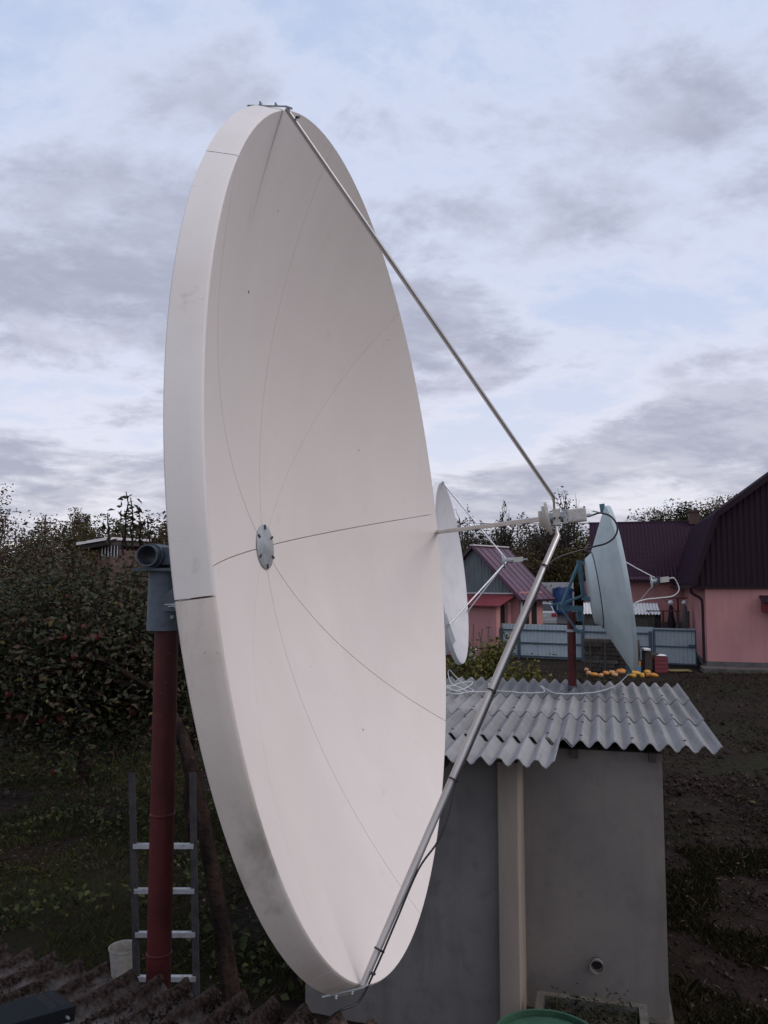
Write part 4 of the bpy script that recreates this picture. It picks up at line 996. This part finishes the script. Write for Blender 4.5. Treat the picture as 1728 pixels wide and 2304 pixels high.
# poles with cross bars in the yard
def t_post(dx, dyt, Y, w1, w2, label):
    p = at(dx, dyt, Y); g = float(ground_h(np.array(p[0]), np.array(p[1])))
    t = thing('crossbar_post', label, 'post', (p[0], p[1], g), 'clothes line posts in the yard')
    b = MB(); b.bar((p[0], p[1], g-.2), p, .07, .07, (0, 1, 0)); b.build('post', 'rust', t)
    b = MB(); b.bar(p-X1*w1, p+X1*w2, .05, .05); b.build('crossbar', 'rust', t)
    b = MB(); b.bar(p-X1*w1*.9, p-UZ*w1*.9, .03, .03); b.build('brace', 'rust', t)
t_post(1464, 1292, 38.2, .75, .45, 'taller rusty crossbar post in the yard by the house wall')
t_post(1432, 1320, 37.4, .75, .75, 'shorter rusty crossbar post in the yard beside the low shed')
for dx, lab, m_, zz in ((1449, 'dark coat hanging on the yard post nearest the low shed', 'gable_dark', 1306), (1479, 'grey cloth hanging on the yard post nearest the house', 'plinth', 1306)):
    p = at(dx, zz, 37.9); b = MB(); g = ground_h(np.array(p[0]), np.array(p[1]))
    b.lathe([(.03, 0), (.10, -.12), (.13, -.5), (.19, -.85), (.15, -1.25), (.02, -1.25)], p, (0, 0, 1), 10); tag(b.build('hanging_cloth', m_, None, True, fix=True), lab, 'cloth')
    b = MB(); b.lathe([(.01, .0), (.11, .02), (.14, .09), (.06, .20), (.0, .21)], p+UZ*.0, (0, 0, 1), 10); tag(b.build('upturned_pot', 'white_paint', None, True, fix=True), ('white pot on top of the dark hanging coat' if m_ == 'gable_dark' else 'white pot above the grey hanging cloth'), 'pot')
for dx, lab in ((1463, 'pale concrete stake beside the dark hanging coat'), (1486, 'pale concrete stake below the crossbar nearest the house')):
    p = at(dx, 1320, 37.6); g = float(ground_h(np.array(p[0]), np.array(p[1]))); b = MB(); b.prism([(p[0]-.05, p[1]-.05, g-.2), (p[0]+.05, p[1]-.05, g-.2), (p[0]+.05, p[1]+.05, g-.2), (p[0]-.05, p[1]+.05, g-.2)], (0, 0, 0), (.0, 0, p[2]-g+.2)); tag(b.build('concrete_stake', 'concrete'), lab, 'stake')

# things along the fence
def wood_stack():
    Y = 32.0; c = at(1323, 1450, Y); c[2] = 0
    ex = np.array([fdir[0], fdir[1], 0]); no = np.array([fdir[1], -fdir[0], 0]); r = np.random.default_rng(5)
    t = thing('timber_stack', 'dark weathered stack of short timbers in front of the blue fence', 'wood pile', c)
    for row in range(8):
        x = -1.05
        while x < .98:
            l = min(r.uniform(.35, .75), 1.05-x); h = .155
            b = MB(); b.box(c+ex*(x+l/2)+no*r.uniform(-.05, .05)+UZ*(.08+row*.16), (l-.02, .5, h-.012), (ex, no, UZ)); b.build('timber', 'wood_grey' if r.random() < .5 else 'wood_dark', t); x += l
    for x in (-.78, -.2, .72):
        b = MB(); b.box(c+ex*x+no*.33+UZ*.6, (.05, .04, 1.2), (ex, no, UZ)); b.build('upright', 'wood_grey', t)
wood_stack()
def fence_items():
    Y = 31.6
    def blk(name, dx0, dx1, dy0, dy1, Y, dep, m_, label, cat, tilt=0, rough=.0):
        a = at(dx0, dy1, Y); b_ = at(dx1, dy0, Y); zb = max(0, a[2]) if a[2] > 0.15 else 0.0
        w_, h_ = b_[0]-a[0], b_[2]-zb; c = np.array([(a[0]+b_[0])/2, Y, zb+h_/2])
        A = np.array([[math.cos(tilt), 0, math.sin(tilt)], [0, 1, 0], [-math.sin(tilt), 0, math.cos(tilt)]])
        b = MB(); b.box(c, (w_, dep, h_), A); o = b.build(name, m_); md = o.modifiers.new('bev', 'BEVEL'); md.width = .02; md.segments = 2
        tag(o, label, cat); return o
    blk('wooden_stump', 1390, 1404, 1405, 1450, 31.7, .4, 'wood_dark', 'upright dark wooden stump right of the timber stack', 'stump')
    blk('wooden_stump', 1404, 1424, 1412, 1447, 31.9, .4, 'wood_dark', 'tilted dark wooden block between the stump and the red crate', 'block', .25)
    blk('white_board', 1388, 1402, 1400, 1405, 31.5, .4, 'white_paint', 'small white board lying on the dark wooden stump', 'board')
    b = MB(); a = at(1411, 1447, 31.8)
    t = thing('red_crate', 'dark red crate with white sack on top beside the gate', 'crate', (a[0]+.25, 31.8, 0))
    w_ = .52; z1 = at(1411, 1418, 31.8)[2]
    for i in range(4):
        b = MB(); b.box((a[0]+w_/2, 31.6, .08+i*z1/4), (w_, .03, z1/4-.02)); b.build('slat', 'crate_red', t)
    b = MB(); b.box((a[0]+w_/2, 31.82, z1/2), (w_-.03, .38, z1-.02)); b.build('body', 'crate_red', t)
    n = 12; b = MB(); b.lathe([(.02, .0), (.20, .01), (.24, .04), (.15, .08), (.0, .09)], (a[0]+.3, 31.8, z1), (0, 0, 1), 14); tag(b.build('white_sack', 'white_paint', None, True, fix=True), 'white sack lying on the dark red crate', 'sack')
    blk('yellow_plank', 1443, 1490, 1447, 1458, 32.2, .5, 'plank_yellow', 'mossy yellowish plank on the ground below the gate', 'plank')
    blk('blue_box', 1360, 1382, 1438, 1451, 31.4, .3, 'box_blue', 'small blue box behind the pumpkins under the blue dish', 'box')
    blk('orange_board', 1366, 1382, 1428, 1438, 31.5, .28, 'pumpkin', 'orange board on the small blue box', 'board')
    # squashes
    me = {}
    for nm in ('pumpkin', 'pumpkin_pale', 'pumpkin_yellow'):
        b = MB(); k = 16; V = []; pr = [(.0, -.42), (.25, -.40), (.42, -.22), (.48, 0), (.42, .22), (.25, .36), (.06, .36), (0, .33)]
        for r_, z in pr:
            for j in range(k):
                a = 2*math.pi*j/k; rr = r_*(1+.07*math.cos(8*a)); V.append((rr*math.cos(a), rr*math.sin(a), z))
        F = [(i*k+j, i*k+(j+1) % k, (i+1)*k+(j+1) % k, (i+1)*k+j) for i in range(len(pr)-1) for j in range(k)]
        m0 = bpy.data.meshes.new(nm); m0.from_pydata(V, [], F); m0.update(); m0.polygons.foreach_set('use_smooth', np.ones(len(F), bool)); m0.materials.append(MATS[nm]); me[nm] = m0
    b = MB(); b.tube([(0, 0, .3), (.02, 0, .45), (.07, 0, .52)], [.07, .05, .05], 6); stm = mk('stem', np.vstack(b.V), b.F, 'stem', loc=(0, 0, 0)); sme = stm.data; bpy.data.objects.remove(stm)
    L_ = [(1267, 1438, 8, 6, 'pumpkin_pale', 'small pale squash alone at the upper left end of the row'), (1272, 1449, 9, 10, 'pumpkin_pale', 'pale orange squash at the left end of the row'), (1284, 1452, 14, 8, 'pumpkin', 'long pale orange pumpkin second from the left end'), (1298, 1454, 9, 5, 'pumpkin_pale', 'small flat squash third from the left end'),
          (1309, 1448, 11, 9, 'pumpkin', 'orange pumpkin left of the pale pair'), (1322, 1446, 12, 7, 'pumpkin_pale', 'pale squash at the back of the middle heap'), (1328, 1452, 11, 8, 'pumpkin_pale', 'pale squash at the front of the middle heap'), (1341, 1446, 17, 12, 'pumpkin', 'big deep orange pumpkin under the blue dish edge'),
          (1360, 1452, 9, 8, 'pumpkin_yellow', 'small yellow squash right of the blue dish edge'), (1369, 1455, 8, 8, 'pumpkin_yellow', 'smallest yellow squash at the front'), (1372, 1447, 19, 9, 'pumpkin_yellow', 'long yellow marrow in front of the blue box'), (1387, 1455, 8, 11, 'pumpkin_yellow', 'upright yellow squash below the wooden stumps'),
          (1398, 1447, 11, 11, 'pumpkin_yellow', 'round yellow pumpkin on top of the right heap'), (1401, 1453, 9, 8, 'pumpkin', 'orange pumpkin at the foot of the right heap'), (1412, 1454, 16, 7, 'pumpkin', 'long orange marrow at the right end of the row')]
    for i, (dx, dy, w_, h_, nm, lab) in enumerate(L_):
        Yp = 31.0-(dy-1446)*.12; p = at(dx, dy, Yp); sx = 1.3*w_*S*Yp/FPX; szz = max(1.25*h_*S*Yp/FPX, .20)
        o = inst('pumpkin', me[nm], None, (p[0], p[1], .42*szz), (random.uniform(-.2, .2), random.uniform(-.2, .2), random.uniform(0, 6) if abs(w_-h_) < 4 else 0), (sx, min(sx, szz*1.3), szz)); tag(o, lab, 'pumpkin', 'pumpkins lying along the fence')
        s_ = bpy.data.objects.new('stem', sme); col.objects.link(s_); s_.parent = o
fence_items()
def tool(dx, dy0, dy1, label, head, lean):
    foot = at(dx-lean, dy1, 37.0); foot[2] = max(0.0, foot[2]); topp = at(dx, dy0, 37.55)
    t = thing('garden_tool', label, 'garden tool', foot, 'tools leaning on the barn wall')
    b = MB(); b.tube([foot+UZ*.3, topp], .022, 6); b.build('handle', 'wood_grey', t, True)
    if head == 'spade':
        b = MB(); b.box(foot+UZ*.17, (.2, .03, .32)); b.build('blade', 'rust', t)
        b = MB(); b.bar(topp-np.array([.1, 0, -.02]), topp+np.array([.1, 0, .02]), .03, .03); b.build('grip', 'wood_dark', t)
    else:
        b = MB(); b.box(foot+UZ*.28, (.34, .04, .06)); b.build('head', 'rust', t)
tool(1055, 1356, 1412, 'spade leaning on the pink barn wall beside the fence end', 'spade', 0)
tool(1042, 1358, 1414, 'rake standing left of the spade at the barn wall', 'rake', 4)
tool(1035, 1366, 1414, 'short hoe leaning left of the rake at the barn wall', 'rake', -6)
tool(1023, 1348, 1412, 'long pole leaning on the barn wall nearest the white dish', 'rake', 1)
def pail(dx, dy, Y, r, h, m_, label, z=0.0):
    p = at(dx, dy, Y); t = thing('bucket', label, 'bucket', (p[0], p[1], z))
    b = MB(); b.lathe([(r*.78, 0), (r, h), (r*.95, h), (r*.74, .03), (0, .03)], (p[0], p[1], z), (0, 0, 1), 24); b.build('body', m_, t, True, fix=True)
    b = MB(); b.lathe([(r, h-.015), (r*1.05, h-.01), (r*1.05, h+.008), (r*.97, h+.004)], (p[0], p[1], z), (0, 0, 1), 24, closed=True); b.build('rim', m_, t, True, fix=True)
    return t
pail(1021, 1412, 36.6, .17, .55, 'white_paint', 'pale bucket at the foot of the barn wall')
pail(1046, 1410, 36.4, .13, .3, 'crate_red', 'red pot at the foot of the barn wall')

# ------------------------------------------------------------------ near left: ladder, pot ; bottom right: barrel, trough
def ladder():
    t = thing('aluminium_ladder', 'aluminium ladder standing behind the red pole', 'ladder', (-1.6, 5.1, 0))
    Yf = lambda z: 5.0+.13*z
    def pt(dx, z):
        Y = Yf(z); return np.array([(dx*S-864)/FPX*(Y*math.cos(PITCH)+(z-H)*math.sin(PITCH)), Y, z])
    xl = lambda z: 297-12*(z-.9)/1.35; xr = lambda z: 425-9*(z-.9)/1.35
    for f in (xl, xr):
        b = MB(); b.bar(pt(f(-.05), -.05), pt(f(2.28), 2.28), .017, .040, (1, 0, 0)); b.build('rail', 'alu_shade', t)
    for z in [at(300, q/S, 5.25)[2] for q in (1902, 1998, 2090, 2182)]+[.74, .48, .22]:
        b = MB(); a, c = pt(xl(z), z), pt(xr(z), z); b.bar(a, c, .034, .028); b.build('rung', 'alu', t)
ladder()
pot = pail(266, 2092, 7.5, .125, .25, mat('pot_grey', (.38, .36, .335), .9, var=((14, (.26, .24, .22), .42, .65),)), 'grey concrete pot on the grass left of the ladder')
def barrel():
    c = np.array([.86, 4.46, 0]); t = thing('water_barrel', 'green metal barrel at the bottom edge in front of the beige post', 'barrel', c)
    r = .275; h = 1.105
    b = MB(); b.lathe([(r, 0), (r, .3), (r+.010, .32), (r, .34), (r, .63), (r+.010, .65), (r, .67), (r, h-.01), (r+.007, h-.005), (r+.007, h+.008), (r-.008, h+.008), (r-.010, h-.02), (r-.012, .3), (0, .3)], c, (0, 0, 1), 48); b.build('body', 'barrel_green', t, True, fix=True)
    b = MB(); b.lathe([(r-.012, h-.022), (r-.05, h-.015), (.0, h-.012)], c, (0, 0, 1), 48); b.build('lid', 'barrel_green', t, True, fix=True)
    b = MB(); b.lathe([(.03, h-.012), (.03, h+.0), (0, h+.0)], c+np.array([.14, -.1, 0]), (0, 0, 1), 16); b.build('bung', 'galvanised', t, True, fix=True)
barrel()
def trough():
    c = sp(-1.0, -.62, 0); t = thing('concrete_trough', 'weedy concrete planting trough at the foot of the shed wall', 'trough', c)
    for (u0, u1, v0, v1) in ((-1.43, -.62, -.70, -.64), (-1.43, -.62, -.24, -.18), (-1.43, -1.37, -.64, -.24), (-.68, -.62, -.64, -.24)):
        b = MB(); b.prism([sp(u0, v0, -.1), sp(u1, v0, -.1), sp(u1, v1, -.1), sp(u0, v1, -.1)], (0, 0, 0), (0, 0, .44)); b.build('side', 'concrete', t)
    b = MB(); b.prism([sp(-1.37, -.64, .1), sp(-.68, -.64, .1), sp(-.68, -.24, .1), sp(-1.37, -.24, .1)], (0, 0, 0), (0, 0, .17)); b.build('soil', 'wood_dark', t)
    gg = np.random.default_rng(4); C = np.array([sp(gg.uniform(-1.36, -.69), gg.uniform(-.63, -.25), .27+abs(gg.normal())*.07) for _ in range(420)]); V, F = leaf_mesh(C, .05, seed=9, wid=.3); o = mk('weeds', V, F, 'leaf_dark', t); o['kind'] = 'stuff'
    b = MB(); p = [sp(-.82, -.55, .02), sp(-.50, -.55, .02), sp(-.50, -.52, .02), sp(-.82, -.52, .02)]
    b.prism([sp(-.84, -.80, -.02), sp(-.50, -.80, -.02), sp(-.52, -.72, .44), sp(-.62, -.74, .30)], (0, 0, 0), sw*.012)
    tag(b.build('rusty_sheet', 'rust', None, fix=True), 'rusty triangular metal scrap leaning by the concrete trough', 'scrap')
    for k, (u, a) in enumerate(((-1.0, .1), (-.93, -.15))):
        b = MB(); b.bar(sp(u, -.78, .02), sp(u+a, -.66, .40), .05, .018, sw); tag(b.build('wooden_stick', 'wood_grey'), ('left wooden stake leaning on the concrete trough', 'right wooden stake leaning on the concrete trough')[k], 'stake')
trough()

# ------------------------------------------------------------------ left barred shed, poles and wires
def barred_shed():
    Y = 21.0; a = at(204, 1170, Y); c = at(246, 1166, Y)
    t = thing('brick_shed', 'small brick shed with pale roof edge and barred window among the trees', 'shed', ((a[0]+c[0])/2, Y+1, 0))
    x0, x1, zr = a[0]+.1, c[0]-.1, c[2]
    b = MB(); b.prism([(x0, Y, -.2), (x1, Y, -.2), (x1, Y+3, -.2), (x0, Y+3, -.2)], (0, 0, 0), (0, 0, zr)); b.build('wall', 'brick_wall', t)
    b = MB(); b.prism([(x0-.4, Y-.45, zr-.16), (x1+.12, Y-.45, zr-.02), (x1+.12, Y+3.3, zr+.12), (x0-.4, Y+3.3, zr-.02)], (0, 0, 0), (0, 0, .07)); b.build('roof', 'white_paint', t)
    b = MB(); b.prism([(x0-.3, Y-.38, zr-.28), (x1+.08, Y-.38, zr-.14), (x1+.08, Y+3.2, zr-.05), (x0-.3, Y+3.2, zr-.15)], (0, 0, 0), (0, 0, .11)); b.build('eave', 'wood_dark', t)
    p = at(238, 1190, Y-.02); b = MB(); b.box((p[0], Y-.01, p[2]), (.46, .04, .30)); wn = b.build('window', 'opening', t)
    for k in range(6):
        b = MB(); b.box((p[0]-.20+.08*k, Y-.05, p[2]), (.018, .02, .30)); b.build('bar', 'alu', wn)
barred_shed()
def upole(dx, dyt, Y, label, r=.11, m_='wood_grey'):
    p = at(dx, dyt, Y); g = float(ground_h(np.array(p[0]), np.array(p[1])))
    t = thing('utility_pole', label, 'utility pole', (p[0], p[1], g), 'poles carrying wires')
    b = MB(); b.tube([(p[0], p[1], g-.3), p], [r*1.25, r], 8); b.build('pole', m_, t, True)
    b = MB(); b.bar(p-np.array([.6, 0, .25]), p+np.array([.6, 0, -.25]), .09, .09); b.build('crossarm', m_, t)
    return p
p1 = upole(1158, 1152, 52, 'wooden utility pole rising in front of the trees behind the barn')
p2 = upole(98, 1120, 46, 'thin grey utility pole beside the tall tree at the left edge', .06)
p0_ = at(1700, 1118, 60)
def wire(a, b_, sag, label):
    t_ = np.linspace(0, 1, 24)[:, None]; P = a+(b_-a)*t_; P[:, 2] -= (sag*4*t_*(1-t_))[:, 0]
    b = MB(); b.tube(P, .018, 4); tag(b.build('overhead_wire', 'dark_bolt', None), label, 'wire', 'overhead wires')
wire(at(900, 1128, 50), at(1700, 1118, 62), .25, 'upper overhead wire crossing the sky behind the pale blue dish')
wire(at(900, 1142, 50), at(1700, 1130, 62), .3, 'lower overhead wire crossing the sky behind the pale blue dish')
wire(at(-40, 1208, 40), at(420, 1202, 44), .2, 'overhead wire crossing in front of the left trees')

# ------------------------------------------------------------------ trees
def far_tree(dx, dyt, Y, rx, lm, label, seed, n=4200, leaf=.22, bare=0., group=None, hf=.62, **k):
    p = at(dx, dyt, Y); g = float(ground_h(np.array(p[0]), np.array(p[1]))); ht = p[2]-g
    return tree('autumn_tree', label, (p[0], Y, g), (p[0], Y, g+ht*(1-hf/2)), (rx, rx, ht*hf/2), leaf, n, lm, trunk_r=.14+.01*ht, seed=seed, bare=bare, group=group, nl=10, nt=8, **k)
G1 = 'autumn trees behind the barn'; L1 = 'olive brown autumn tree in the dense row behind the pink barn'
for i, (dx, dy, Y, rx, lm) in enumerate(((905, 1140, 52, 3.2, 'leaf_brown'), (985, 1128, 53, 3.0, 'leaf_olive'), (1045, 1140, 54, 2.8, 'leaf_brown'), (1100, 1136, 56, 3.2, 'leaf_olive'), (1165, 1130, 55, 3.0, 'leaf_brown'), (1225, 1132, 57, 3.4, 'leaf_olive'), (1290, 1150, 58, 3.2, 'leaf_brown'), (1000, 1180, 48, 3.2, 'leaf_olive'), (1120, 1185, 50, 3.2, 'leaf_brown'), (1215, 1180, 51, 3.2, 'leaf_olive'), (1290, 1190, 52, 2.6, 'leaf_dark'), (1060, 1190, 47, 2.6, 'leaf_brown'))):
    far_tree(dx, dy, Y, rx, lm, L1, 100+i, n=9000, leaf=.20, group=G1, hf=.92, clusters=75)
G2 = 'nearly bare trees behind the barn'
for i, (dx, dy, Y, rx) in enumerate(((1000, 1085, 50, 1.6), (1092, 1078, 52, 1.5), (1215, 1058, 54, 2.2), (1170, 1090, 50, 1.6))):
    far_tree(dx, dy, Y, rx, 'leaf_dark', ('bare twiggy tree beside the white dish rim', 'slender leafy topped tree above the purple barn ridge', 'tallest bare tree rising right of the big dish feed', 'thin bare tree just left of the big dish feed')[i], 130+i, n=420, leaf=.20, bare=.35, group=G2, hf=.55, twig_up=.9, spread=.05)
G3 = 'green trees behind the tiled roof'
L3 = ('lowest green tree left of the row behind the tiled roof', 'olive green tree rising where the tiled roof begins', 'dark green tree above the middle of the tiled roof', 'olive green tree left of the chimney behind the tiled roof', 'dark green tree directly behind the chimney', 'green tree partly hidden by the dark gambrel roof')
for i, (dx, dy, Y, rx) in enumerate(((1378, 1112, 60, 1.5), (1425, 1088, 60, 2.6), (1475, 1078, 61, 2.8), (1525, 1072, 60, 2.8), (1575, 1064, 61, 3.0), (1625, 1066, 62, 3.0))):
    far_tree(dx, dy, Y, rx, 'leaf_dark' if i % 2 == 0 else 'leaf_olive', L3[i], 150+i, n=20000, leaf=.20, group=G3, hf=.95, clusters=130)
G4 = 'trees at the left horizon'
for i, (dx, dy, Y, rx, lm) in enumerate(((105, 1112, 44, 2.0, 'leaf_brown'), (150, 1108, 50, 2.4, 'leaf_brown'), (205, 1120, 46, 2.6, 'leaf_olive'), (262, 1122, 40, 2.0, 'leaf_olive'), (310, 1108, 38, 2.2, 'leaf_brown'), (352, 1098, 36, 2.0, 'leaf_brown'), (60, 1140, 40, 2.0, 'leaf_brown'), (395, 1110, 40, 2.2, 'leaf_brown'), (180, 1085, 52, 1.3, 'leaf_brown'))):
    far_tree(dx, dy, Y, rx, lm, 'brownish autumn tree in the row along the left horizon', 170+i, n=9000, leaf=.17, group=G4, hf=.92, clusters=70)
far_tree(-8, 1042, 24, 1.25, 'leaf_brown', 'tall dark tree cut by the left edge of the picture', 190, n=9000, leaf=.10, hf=.9, clusters=80)
G5 = 'bushes behind the apple trees'
for i, (dx, dy, Y, rx, lm) in enumerate(((30, 1215, 27, 2.4, 'leaf_brown'), (110, 1210, 24, 1.7, 'leaf_olive'), (150, 1176, 19.5, 1.1, 'leaf_brown'), (206, 1192, 18.6, .55, 'leaf_olive'), (262, 1215, 18, .9, 'leaf_brown'), (255, 1205, 22, 1.5, 'leaf_brown'), (320, 1190, 24, 1.8, 'leaf_olive'), (380, 1200, 21, 1.5, 'leaf_brown'), (60, 1260, 17, 1.6, 'leaf_apple'), (290, 1235, 18, 1.4, 'leaf_brown'))):
    p = at(dx, dy, Y)
    tree('bush', 'brown leafed bush in the thicket behind the apple trees', (p[0], Y, 0), (p[0], Y, p[2]*.52), (rx, rx*.9, p[2]*.48), .085, 9000, lm, trunk_r=.07, nl=11, nt=9, seed=200+i, group=G5, cat='bush', clusters=60)
for i, (x, y, ht) in enumerate(((1.9, 15.0, 2.35), (2.35, 14.2, 2.3), (1.35, 14.5, 2.4))):
    tree('young_plum', ('yellowing young tree left of the lower strut behind the shed roof', 'yellowing young tree nearest the fence end behind the shed roof', 'yellowing young tree next to the white dish rim')[i], (x, y, 0), (x, y, ht*.66), (.62, .6, ht*.46), .095, 2000, 'leaf_yellow', trunk_r=.03, nl=7, nt=6, seed=230+i, spread=.14, cat='tree', twig_up=.7)

def apple_trees():
    def apples(t, E, n, seed, r_, zr, zone=None):
        g = np.random.default_rng(seed)
        me = bpy.data.meshes.new('apple'); k = 10; V = []; pr = [(.002, -.40), (.25, -.46), (.46, -.2), (.5, .08), (.4, .34), (.18, .42), (.0, .33)]
        for q, z in pr:
            for j in range(k): V.append((q*math.cos(2*math.pi*j/k), q*math.sin(2*math.pi*j/k), z))
        F = [(i*k+j, i*k+(j+1) % k, (i+1)*k+(j+1) % k, (i+1)*k+j) for i in range(len(pr)-1) for j in range(k)]
        me.from_pydata(V, [], F); me.update(); me.polygons.foreach_set('use_smooth', np.ones(len(F), bool)); me.materials.append(MATS['apple_red'])
        for i in range(n):
            p = E[g.integers(0, len(E)), g.integers(1, 4)]+g.normal(size=3)*.06+np.array([0, -.10, -.05]); s = g.uniform(.045, .070)
            inst('apple', me, t, p, (g.uniform(-.3, .3), g.uniform(-.3, .3), 0), (s, s, s))
    t, E = tree('apple_tree', 'apple tree with leaning trunk and red fruit left of the red pole', (-.95, 5.7, 0), (-2.9, 7.1, 2.50), (1.95, 1.5, 1.15), .058, 30000, 'leaf_apple', trunk_r=.058, nl=20, nt=13, seed=11, bark='bark', trunk_pts=[(-.95, 5.7, 0), (-1.05, 5.72, .8), (-1.22, 5.8, 1.6), (-1.42, 5.9, 2.3), (-1.75, 6.2, 2.75)], spread=.10, shell=.6, twig_up=.2)
    apples(t, E, 95, 3, 0, 0)
    # upright water shoots with large leaves against the sky
    g = np.random.default_rng(8)
    LV = []
    for dx, dyt, dyb, Y in ((272, 1062, 1150, 6.0), (282, 1075, 1150, 6.0), (232, 1108, 1150, 6.3), (262, 1112, 1160, 6.2), (318, 1118, 1170, 6.6), (300, 1105, 1170, 6.3)):
        a, b_ = at(dx+4, dyb+40, Y), at(dx, dyt, Y); P = limb(a, b_, 6, .04, r=g); sm = MB(); sm.tube(P, np.linspace(.010, .004, 6), 5); sm.build('water_shoot', 'bark', t, True)
        m_ = int((dyb-dyt)/4)+3; s = g.uniform(.35, .99, m_)[:, None]; LV.append(a+(b_-a)*s+g.normal(size=(m_, 3))*.03)
    V, F = leaf_mesh(np.vstack(LV), .066, seed=6, wid=.45); mk('shoot_leaves', V, F, 'leaf_apple', t)
    t, E = tree('apple_tree', 'second apple tree farther back at the left edge', (-5.2, 14.4, 0), (-5.4, 13.2, 2.6), (2.6, 1.9, 1.45), .07, 20000, 'leaf_apple', trunk_r=.10, nl=12, nt=10, seed=12, bark='bark', spread=.12)
    apples(t, E, 30, 5, 0, 0)
    t, E = tree('apple_tree', 'third apple tree partly hidden behind the red pole', (-2.6, 11.2, 0), (-2.9, 11.2, 2.6), (1.9, 1.5, 1.4), .065, 18000, 'leaf_apple', trunk_r=.08, nl=11, nt=10, seed=13, bark='bark', spread=.12)
    apples(t, E, 26, 6, 0, 0)
apple_trees()

# ------------------------------------------------------------------ ground cover
def cover():
    g = np.random.default_rng(21)
    def scatter(n, x0, x1, y0, y1, thr, sc_, off):
        x = g.uniform(x0, x1, n); y = g.uniform(y0, y1, n)
        k = np.array([mnoise.noise(Vector((a*sc_, b*sc_, off))) for a, b in zip(x, y)]) > thr
        # keep clear of the buildings
        P = np.stack([x[k], y[k]], -1); du = (P-SQ[:2])@se[:2]; dv = (P-SQ[:2])@sw[:2]
        return P[~((du > -3.4) & (du < -.36) & (dv > -.7) & (dv < 3.4))]
    P = np.vstack([scatter(110000, -8, .2, 6.4, 17, -.12, .55, 3), scatter(90000, 2.0, 6.0, 4.8, 11, -.05, .9, 8), scatter(30000, 1, 12, 8.5, 20, .05, .8, 15), scatter(14000, 1, 14, 12, 31, .12, .35, 16), scatter(9000, -1, 3, 3.2, 6, -.1, .6, 9)])
    n = len(P); h = g.uniform(.025, .085, n)*(1+.8*(g.random(n) < .08)); a = g.uniform(0, 2*np.pi, n); ln = g.normal(size=(n, 2))*.5*h[:, None]
    w_ = g.uniform(.0015, .0035, n)*np.clip(P[:, 1]/9, 1, 2.5); d = np.stack([np.cos(a), np.sin(a)], -1)*w_[:, None]
    z = ground_h(P[:, 0], P[:, 1])-.03
    V = np.stack([np.c_[P-d, z], np.c_[P+d, z], np.c_[P+ln*.4+d*.7, z+h*.65], np.c_[P+ln, z+h]], 1).reshape(-1, 3)
    b = np.arange(n)[:, None]*4; F = np.concatenate([b+np.array([0, 1, 2]), b+np.array([0, 2, 3])]).astype(np.int32)
    lf = P[:, 0] < 1.0; V4 = V.reshape(n, 4, 3)
    for sel, m_, lab in ((lf, 'grass', 'green autumn grass in the left garden'), (~lf, 'grass_dry', 'sparse dark autumn grass beside the shed')):
        q = V4[sel]; b = np.arange(len(q))[:, None]*4; F = np.concatenate([b+np.array([0, 1, 2]), b+np.array([0, 2, 3])]).astype(np.int32)
        o = mk('grass', q.reshape(-1, 3), F, m_, None); o['kind'] = 'stuff'; o['label'] = lab
    # broad leafed weeds
    Q = np.vstack([scatter(9000, -8, -.3, 7, 18, .12, .7, 31), scatter(2500, 1, 12, 11, 30, .25, .4, 33)])
    C = np.c_[Q, ground_h(Q[:, 0], Q[:, 1])+g.uniform(.02, .28, len(Q))]
    V, F = leaf_mesh(C, .085, seed=77, wid=.65); o = mk('weeds', V, F, 'leaf_weed', None); o['kind'] = 'stuff'; o['label'] = 'low broad leafed weeds'
    Q = np.vstack([scatter(16000, -8, .2, 6.5, 20, -.05, .8, 41), scatter(16000, 1.8, 16, 5, 32, -.1, .6, 43)])
    C = np.c_[Q, ground_h(Q[:, 0], Q[:, 1])+g.uniform(-.02, .05, len(Q))]
    k_ = g.random(len(C)) < .45
    V, F = leaf_mesh(C[k_], .045, up_bias=.6, seed=78, wid=.55); V2, F2 = leaf_mesh(C[~k_], .10, up_bias=.6, seed=79, wid=.09); F = np.vstack([F, F2+len(V)]); V = np.vstack([V, V2]); o = mk('leaf_litter', V, F, 'litter', None); o['kind'] = 'stuff'; o['label'] = 'fallen brown leaves and garden debris'
    # clods of turned soil
    Q = np.vstack([scatter(16000, 1.5, 9, 5.5, 18, -.6, .5, 53), scatter(5000, 1, 15, 18, 32, -.5, .4, 55), scatter(5000, -8, -1, 10, 18, -.1, .5, 57)]); n = len(Q)
    sz = np.clip(g.lognormal(-4.3, .5, n), .006, .06)*np.clip(Q[:, 1]/10, .7, 1.5); C = np.c_[Q, ground_h(Q[:, 0], Q[:, 1])+sz*.2]
    base = np.array([(1, 0, 0), (0, 1, 0), (-1, 0, 0), (0, -1, 0), (0, 0, .8), (0, 0, -.8)], float)
    V = C[:, None]+(base[None]+g.normal(size=(n, 6, 3))*.28)*sz[:, None, None]
    f = np.array([(0, 1, 4), (1, 2, 4), (2, 3, 4), (3, 0, 4), (1, 0, 5), (2, 1, 5), (3, 2, 5), (0, 3, 5)])
    F = (np.arange(n)[:, None, None]*6+f[None]).reshape(-1, 3).astype(np.int32)
    o = mk('soil_clods', V.reshape(-1, 3), F, mat('clod', (0.03, 0.02, 0.018), .98, spec=.1, island=((0, (0.015, 0.010, 0.008)), (.6, (0.031, 0.021, 0.018)), (1, (0.058, 0.040, 0.033)))), None); o['kind'] = 'stuff'; o['label'] = 'loose clods of turned garden soil'
cover()
